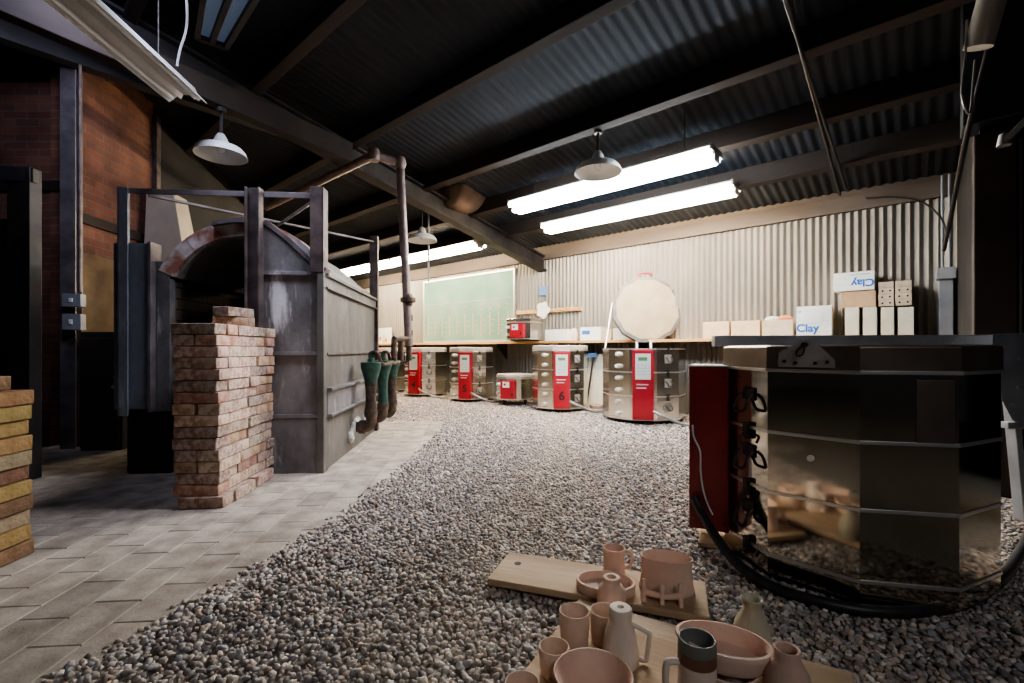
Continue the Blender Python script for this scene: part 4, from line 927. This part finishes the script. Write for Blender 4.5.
# ------------------------------------------------------------------ big electric kiln (right foreground)
cx_, cy_ = 1.348, 1.907; cdir = Vector((-cx_, -cy_)).normalized(); R = .448; rot = math.atan2(cdir.y, cdir.x)
big = thing('electric_kiln', 'large polished steel electric kiln with red control box in the right foreground', 'kiln', (cx_, cy_, 0), rot)
dg = math.radians; a0 = dg(6); ap = R * math.cos(PI / 10); FA, FB, FC_, FR, FR2 = dg(-12), dg(-48), dg(-84), dg(24), dg(60)
zt = .775
s = MB(); s.lathe([(0, .03), (R, .03), (R, zt), (0, zt)], 10, 0, None, False, a0=a0); s.build('body', M['steelbig'], big, .004)
s = MB(); s.lathe([(0, 0), (R * .93, 0), (R * .93, .029), (0, .029)], 10, 0, None, False, a0=a0); s.build('stand', M['iron'], big)
s = MB(); s.lathe([(0, zt + .001), (R + .006, zt + .001), (R + .006, .862), (R - .02, .868), (0, .868)], 10, 0, None, False, a0=a0); s.build('lid', M['liddark'], big, .005)
s = MB(); s.lathe([(R - .002, zt - .004), (R + .012, zt - .004), (R + .012, zt + .008), (R - .002, zt + .008), (R - .002, zt - .004)], 10, 0, None, False, a0=a0); s.build('lid_rim', M['band'], big, .001)
for z in (.55, .33, .098):
    s = MB(); s.lathe([(R - .002, z - .006), (R + .004, z - .006), (R + .004, z + .006), (R - .002, z + .006), (R - .002, z - .006)], 10, 0, None, False, a0=a0); s.build('band', M['band'], big, .001)
cbx = MB(); T = Matrix.Rotation(FC_, 4, 'Z') @ Matrix.Translation((ap, 0, 0)); cbx.box(-.02, .135, .0, .20, .09, .778, 0, T); cb = cbx.build('control_box', M['redbig'], big, .005)
s = MB(); s.box(-.022, .138, -.003, .203, .779, .786, 0, T); s.build('vent_strip', M['plug'], cb, .002)
s = MB()
for zz in (.13, .43, .74):
    for dx in (-.005, .12): s.cyl(T @ Vector((dx, .2001, zz)), T @ Vector((dx, .204, zz)), .005, n=8)
s.build('screw', M['iron'], cb)
# white wire
s = MB(); wp = lambda d, z, y=.206: T @ Vector((d - .03, y, z)); s.tube([wp(.150, .53), wp(.145, .48), wp(.12, .42), wp(.118, .34), wp(.108, .26), wp(.09, .2), wp(.07, .16)], .004, 8); s.build('thin_wire', M['wirewhite'], cb)
# handles and latches on the left facet
for k, z in enumerate((.66, .44, .22)):
    o_ = .03
    s = MB(); facet(s, FB, ap, o_ - .03, o_ + .035, z - .005, z + .045, .001, .01); hp_ = s.build('handle_plate', M['iron'], big, .004)
    s = MB(); s.tube([FP(FB, ap, .01, o_ - .03, z + .02), FP(FB, ap, .03, o_ - .032, z), FP(FB, ap, .045, o_ - .028, z - .04), FP(FB, ap, .047, o_, z - .047), FP(FB, ap, .045, o_ + .034, z - .04), FP(FB, ap, .03, o_ + .037, z), FP(FB, ap, .01, o_ + .035, z + .02)], .006, 8); s.build('handle', M['iron'], hp_)
    zb_ = (.55, .33, .105)[k]
    s = MB(); facet(s, FB, ap, o_ - .012, o_ + .012, zb_ - .045, zb_ + .02, .002, .022); l = s.build('latch', M['iron'], big, .004)
    s = MB(); s.tube([FP(FB, ap, .02, o_, zb_ - .03), FP(FB, ap, .04, o_, zb_ - .04), FP(FB, ap, .03, o_, zb_ - .065)], .005, 8); s.build('latch_lever', M['iron'], l)
s = MB(); s.cyl(FP(FA, ap, 0, -.0, .475), FP(FA, ap, .006, -.0, .475), .011, n=16); s.build('peephole_plug', M['plug'], big, .001)
# plate on the right
s = MB(); facet(s, FR, ap, .02, .125, .555, .755, .001, .004); s.build('cover_plate', M['liddark'], big, .003)
# lid lifting bracket at the front of the lid
TB = Matrix.Rotation(FA, 4, 'Z') @ Matrix.Translation((ap + .008, -.012, 0)) @ Matrix(((0, 0, 1, 0), (1, 0, 0, 0), (0, 1, 0, 0), (0, 0, 0, 1)))
s = MB(); s.prism([(-.085, .79), (.085, .79), (.085, .815), (.03, .875), (.015, .885), (-.015, .885), (-.03, .875), (-.085, .84)], 0, .008, 0, TB); br = s.build('lid_bracket', M['bracket'], big, .002)
s = MB()
for x, zz in ((-.065, .81), (-.03, .805), (.03, .805), (.065, .81)): s.cyl(TB @ Vector((x, zz, .008)), TB @ Vector((x, zz, .014)), .006, n=8)
s.build('bolts', M['iron'], br)
s = MB(); s.cyl(TB @ Vector((0, .868, -.01)), TB @ Vector((0, .868, .03)), .009, n=10); s.tube([TB @ Vector((0, .868, .02)), TB @ Vector((-.02, .85, .024)), TB @ Vector((-.022, .83, .024)), TB @ Vector((-.005, .835, .02)), TB @ Vector((0, .86, .02))], .003, 6); s.build('bracket_pin', M['iron'], br)
# hinge bar and plate behind, in the kiln's own frame
inv = (Matrix.Translation((cx_, cy_, 0)) @ Matrix.Rotation(rot, 4, 'Z')).inverted()
def loc(px, py, Y): return inv @ P(px, py, Y)
s = MB(); s.beam(loc(713, 341, 2.42), loc(1090, 340, 2.30), .05, .055); s.build('hinge_bar', M['hinge'], big, .004)
s = MB(); c4 = [(992, 334), (1060, 332), (1060, 440), (1012, 420), (992, 380)]
A4 = [loc(x, y, 2.22) for x, y in c4]; B4 = [loc(x, y, 2.235) for x, y in c4]
s.add(A4 + B4, [(0, 1, 2, 3, 4), (5, 6, 7, 8, 9)] + [(i, (i + 1) % 5, 5 + (i + 1) % 5, 5 + i) for i in range(5)]); hg = s.build('hinge_plate', M['hinge'], big, .003)
s = MB()
for x, y, r in ((1020, 360, .014), (1018, 388, .01), (1012, 405, .01)):
    s = MB(); p_ = P(x, y, 2.22); s.cyl(inv @ (p_ + Vector((0, -.012, 0))), inv @ p_, r, n=12); s.build('plate_bolt', M['band'], hg)
s = MB(); s.beam(loc(1010, 395, 2.25), loc(1022, 520, 2.25), .05, .03); s.beam(loc(1060, 400, 2.25), loc(1060, 530, 2.25), .05, .03); s.beam(loc(1004, 425, 2.24), loc(1070, 425, 2.24), .04, .03); s.build('hinge_legs', M['hinge'], big, .003)
# thick hose
hz_ = .026
hp = [P(694, 497, 1.98) , P(703, 515, 1.93), P(718, 540, 1.83), FL(740, 566, .05), FL(775, 588, hz_), FL(820, 602, hz_), FL(870, 611, hz_), FL(925, 611, hz_), FL(968, 601, hz_), FL(1000, 580, hz_), FL(1018, 556, hz_), FL(1032, 530, .06), P(1045, 500, 2.2)]
s = MB(); s.tube(hp, .019, 12); tag(s.build('power_hose', M['hose']), 'thick black hose curving along the ground in front of the big kiln', 'hose')
# flat slab of wood near kiln foot
p = FL(711, 543, .0); s = MB(); s.box(-.05, .09, -.10, .10, .016, .034); tag(s.build('wood_offcut', M['wood'], None, .003, (p.x, p.y, 0), -.35), 'small flat wood offcut on the gravel under the red control box', 'wood')

# ------------------------------------------------------------------ ware boards and pots
BT = .05
def board(name, label, p0, ang, L, Wd):
    t = thing(name, label, 'board', (p0[0], p0[1], 0), ang); s = MB(); s.box(0, L, 0, Wd, .026, BT); s.build('plank', M['wood'], t, .004)
    return t
tA = board('ware_board', 'pale wooden ware board holding the mug, oval dish and oval planter', (-.0875, 1.635), math.radians(-19.3), .72, .232)
q = MB(); q.lathe([(0, 0), (.013, 0), (.013, .0012), (0, .0012)], 14, 0, Matrix.Translation((.065, .145, BT))); q.build('hole', M['grille'], tA)
aB = math.radians(-28.6); dB = Vector((math.cos(aB), math.sin(aB))); nB = Vector((dB.y, -dB.x))
fB = Vector((.215, 1.505)); oB = fB + nB * .52
board('ware_board', 'tan wooden board lying nearest the camera under the cups and jug', (oB.x, oB.y), aB, .72, .52)
def pot(name, label, cat, px, py, prof, material, rz=0.0, sx=1, sy=1, n=40, parts=None, z=BT, mats=None, mis=None, group=None, Y=None):
    p = FL(px, py, z) if Y is None else Vector((mm(px) * Y, Y, z))
    t = thing(name, label, cat, (p.x, p.y, z), rz, group)
    s = MB(); s.lathe(prof, n, 0, None, True, sx, sy, mis=mis); s.build('body', mats or material, t)
    return t
def cup_prof(r0, r1, h, w=.005, foot=.004):
    return [(0, 0), (r0 * .9, 0), (r0, foot), (r0 * .5 + r1 * .5, h * .5), (r1, h - .004), (r1 - w * .3, h), (r1 - w * .7, h), (r1 - w, h - .004), (r0 * .5 + r1 * .5 - w, h * .5), (r0 - w, .012), (0, .009)]
def handle(t, pts, r, material, flat=1.0, name='handle'):
    s = MB(); s.tube(pts, r, 10); return s.build(name, material, t)
# mug with handle to the right (board A)
t = pot('mug', 'pink clay mug with round handle at the back of the ware board', 'mug', 614, 573, [(0, 0), (.035, 0), (.039, .004), (.037, .02), (.0375, .06), (.0395, .088), (.0385, .092), (.036, .092), (.034, .086), (.0325, .02), (.030, .012), (0, .010)], M['clay'])
handle(t, [(.036, 0, .078), (.052, 0, .080), (.064, 0, .066), (.066, 0, .046), (.056, 0, .026), (.037, 0, .018)], .0055, M['clay'])
# oval low dish
pot('oval_dish', 'low oval pink clay dish between the mug and the bottle', 'dish', 605.5, 590, [(0, 0), (.092, 0), (.096, .004), (.0965, .022), (.0975, .030), (.096, .034), (.089, .034), (.086, .030), (.084, .010), (.080, .008), (0, .008)], M['clay'], math.radians(-12), 1, .72)
# oval planter
t = pot('oval_planter', 'tall oval pink clay planter at the right end of the ware board', 'planter', 666.5, 590, [(0, 0), (.084, 0), (.089, .006), (.086, .02), (.080, .06), (.081, .10), (.084, .112), (.081, .114), (.078, .112), (.074, .06), (.076, .02), (0, .014)], M['clay'], math.radians(-14), 1, .62)
# three-pronged cradle
p = FL(662, 603, BT); t = thing('clay_cradle', 'small pink clay cradle with three prongs in front of the oval planter', 'cradle', (p.x, p.y, BT), math.radians(-17))
s = MB(); s.tube([(-.055, 0, .03), (-.03, 0, .024), (0, 0, .022), (.03, 0, .024), (.055, 0, .03)], .010, 10); s.build('crossbar', M['clay'], t)
for x, h in ((-.056, .064), (0, .05), (.056, .064)):
    s = MB(); s.tube([(x, -.012, .0), (x, -.004, .02), (x, .004, .045), (x, .010, h)], .0075, 10); s.build('prong', M['clay'], t)
    s = MB(); s.tube([(x, -.012, .005), (x, .02, .006), (x, .035, .0055)], .005, 8); s.build('foot', M['clay'], t)
# narrow-neck bottle
pot('bottle_vase', 'small narrow-necked pink clay bottle in front of the oval dish', 'bottle', 611.5, 609, [(0, 0), (.039, 0), (.043, .006), (.044, .04), (.041, .062), (.033, .074), (.027, .080), (.0265, .090), (.0275, .096), (.025, .100), (.015, .100), (.013, .094), (.013, .082), (.024, .07), (.036, .05), (.036, .01), (0, .008)], M['clay'])
# cups
pot('cup', 'tall tan clay cup left of the pale jug', 'cup', 574.5, 643, cup_prof(.037, .0425, .090), M['clay2'])
pot('cup', 'tan clay cup standing half hidden behind the pale jug', 'cup', 605, 641, cup_prof(.037, .041, .086), M['clay2'])
pot('cup', 'short tan clay cup between the tall cup and the bowl', 'cup', 554, 674, cup_prof(.033, .0385, .070), M['clay2'])
pot('cup', 'tan clay cup at the very bottom, left of the bowl', 'cup', 522, 700, cup_prof(.034, .040, .074), M['clay2'], Y=1.05, z=.03)
# jug with angular handle
t = pot('jug', 'pale clay jug with narrow neck and angular handle', 'jug', 620.5, 662, [(0, 0), (.043, 0), (.046, .005), (.045, .04), (.039, .075), (.029, .102), (.0275, .110), (.030, .124), (.029, .137), (.026, .141), (.009, .142), (.007, .138), (.007, .12), (.022, .10), (.034, .06), (.036, .01), (0, .008)], M['claypale'], n=10 * 4)
handle(t, [(.026, -.004, .102), (.045, -.006, .092), (.066, -.008, .082), (.072, -.008, .074), (.068, -.008, .04), (.064, -.008, .014), (.056, -.007, .010), (.044, -.005, .014)], .0065, M['claypale'])
# bowl bottom
pot('bowl', 'wide tan clay bowl at the bottom edge in front of the jug', 'bowl', 593, 0, [(0, 0), (.045, 0), (.048, .006), (.068, .03), (.084, .055), (.090, .068), (.0885, .072), (.085, .072), (.079, .056), (.062, .03), (.04, .014), (0, .010)], M['clay'], Y=1.055)
# lower bowl + oval baking dish on it
yb = 1.115; pot('foot_bowl', 'round tan bowl underneath the oval baking dish', 'bowl', 727, 0, [(0, 0), (.05, 0), (.053, .006), (.066, .03), (.07, .05), (.068, .052), (.064, .05), (.058, .03), (.046, .012), (0, .010)], M['clay2'], Y=yb)
pot('baking_dish', 'long oval baking dish with thick rim resting on a bowl', 'dish', 723, 0, [(0, 0), (.088, 0), (.095, .006), (.104, .036), (.109, .044), (.108, .052), (.100, .053), (.097, .046), (.090, .012), (0, .009)], M['clay'], math.radians(-24), 1, .66, Y=yb + .01, z=BT + .053)
# stein with glazed rim
t = pot('tankard', 'pale tankard with brown band, grey glazed rim and square handle', 'tankard', 697, 0, [(0, 0), (.040, 0), (.043, .005), (.042, .08), (.043, .085), (.042, .108), (.0425, .112), (.041, .136), (.040, .138), (.037, .138), (.036, .13), (.036, .012), (0, .010)], M['claypale'],
        mats=[M['claypale'], M['glazebrown'], M['glaze']], mis=[0, 0, 0, 0, 1, 1, 2, 2, 2, 2, 2, 2], Y=1.075)
handle(t, [(-.04, 0, .082), (-.058, 0, .084), (-.070, 0, .078), (-.072, 0, .05), (-.070, 0, .022), (-.058, 0, .016), (-.04, 0, .018)], .008, M['claypale'])
# bottles on the right
pot('bottle_vase', 'pale green clay bottle with flared neck beside the baking dish', 'bottle', 752, 650, [(0, 0), (.042, 0), (.046, .006), (.047, .04), (.042, .075), (.028, .10), (.022, .115), (.023, .128), (.028, .140), (.026, .143), (.021, .140), (.017, .125), (.017, .112), (.03, .08), (.04, .04), (.038, .01), (0, .008)], M['claygreen'], Y=1.24)
pot('bottle_vase', 'rose brown clay bottle at the bottom right of the board', 'bottle', 787, 0, [(0, 0), (.042, 0), (.046, .006), (.048, .04), (.044, .08), (.031, .105), (.026, .118), (.028, .130), (.026, .134), (.022, .132), (.020, .118), (.026, .10), (.038, .06), (.038, .01), (0, .008)], M['clayred'], Y=1.045)

# ------------------------------------------------------------------ lights
def area(name, loc_, rot_, sx, sy, power, color):
    l = bpy.data.lights.new(name, 'AREA'); l.shape = 'RECTANGLE'; l.size = sx; l.size_y = sy; l.energy = power; l.color = color
    o = bpy.data.objects.new(name, l); COL.objects.link(o); o.location = loc_; o.rotation_euler = rot_; return o
def aim(o, target):
    o.rotation_euler = (Vector(target) - Vector(o.location)).to_track_quat('-Z', 'Y').to_euler()
o = area('foreground_fill', (1.0, -1.3, 2.3), (0, 0, 0), 1.6, 1.2, 3.2, (.94, .96, 1.0)); aim(o, (.5, 1.7, 0)); o.data.spread = math.radians(80)  # added fill behind the camera for pots and gravel; no door there
o = area('skylight_lamp', (-1.95, 2.55, 3.15), (0, 0, 0), .5, .5, 5, (.66, .73, 1.0)); aim(o, (-1.85, 3.4, 1.5)); o.data.spread = math.radians(65); o.data.spread = math.radians(85)
o = area('skylight_wall_lamp', (-2.3, 2.4, 3.2), (0, 0, 0), .5, .9, 6, (.62, .70, 1.0)); aim(o, (-3.9, 4.3, 2.3)); o.data.spread = math.radians(85)
o = area('kiln_front_fill', (.15, 2.62, 3.02), (0, 0, 0), .7, .5, 11, (.86, .89, 1.0)); aim(o, (-1.6, 3.0, .9)); o.data.spread = math.radians(75)  # added out-of-frame light across the kiln front; no roof opening there
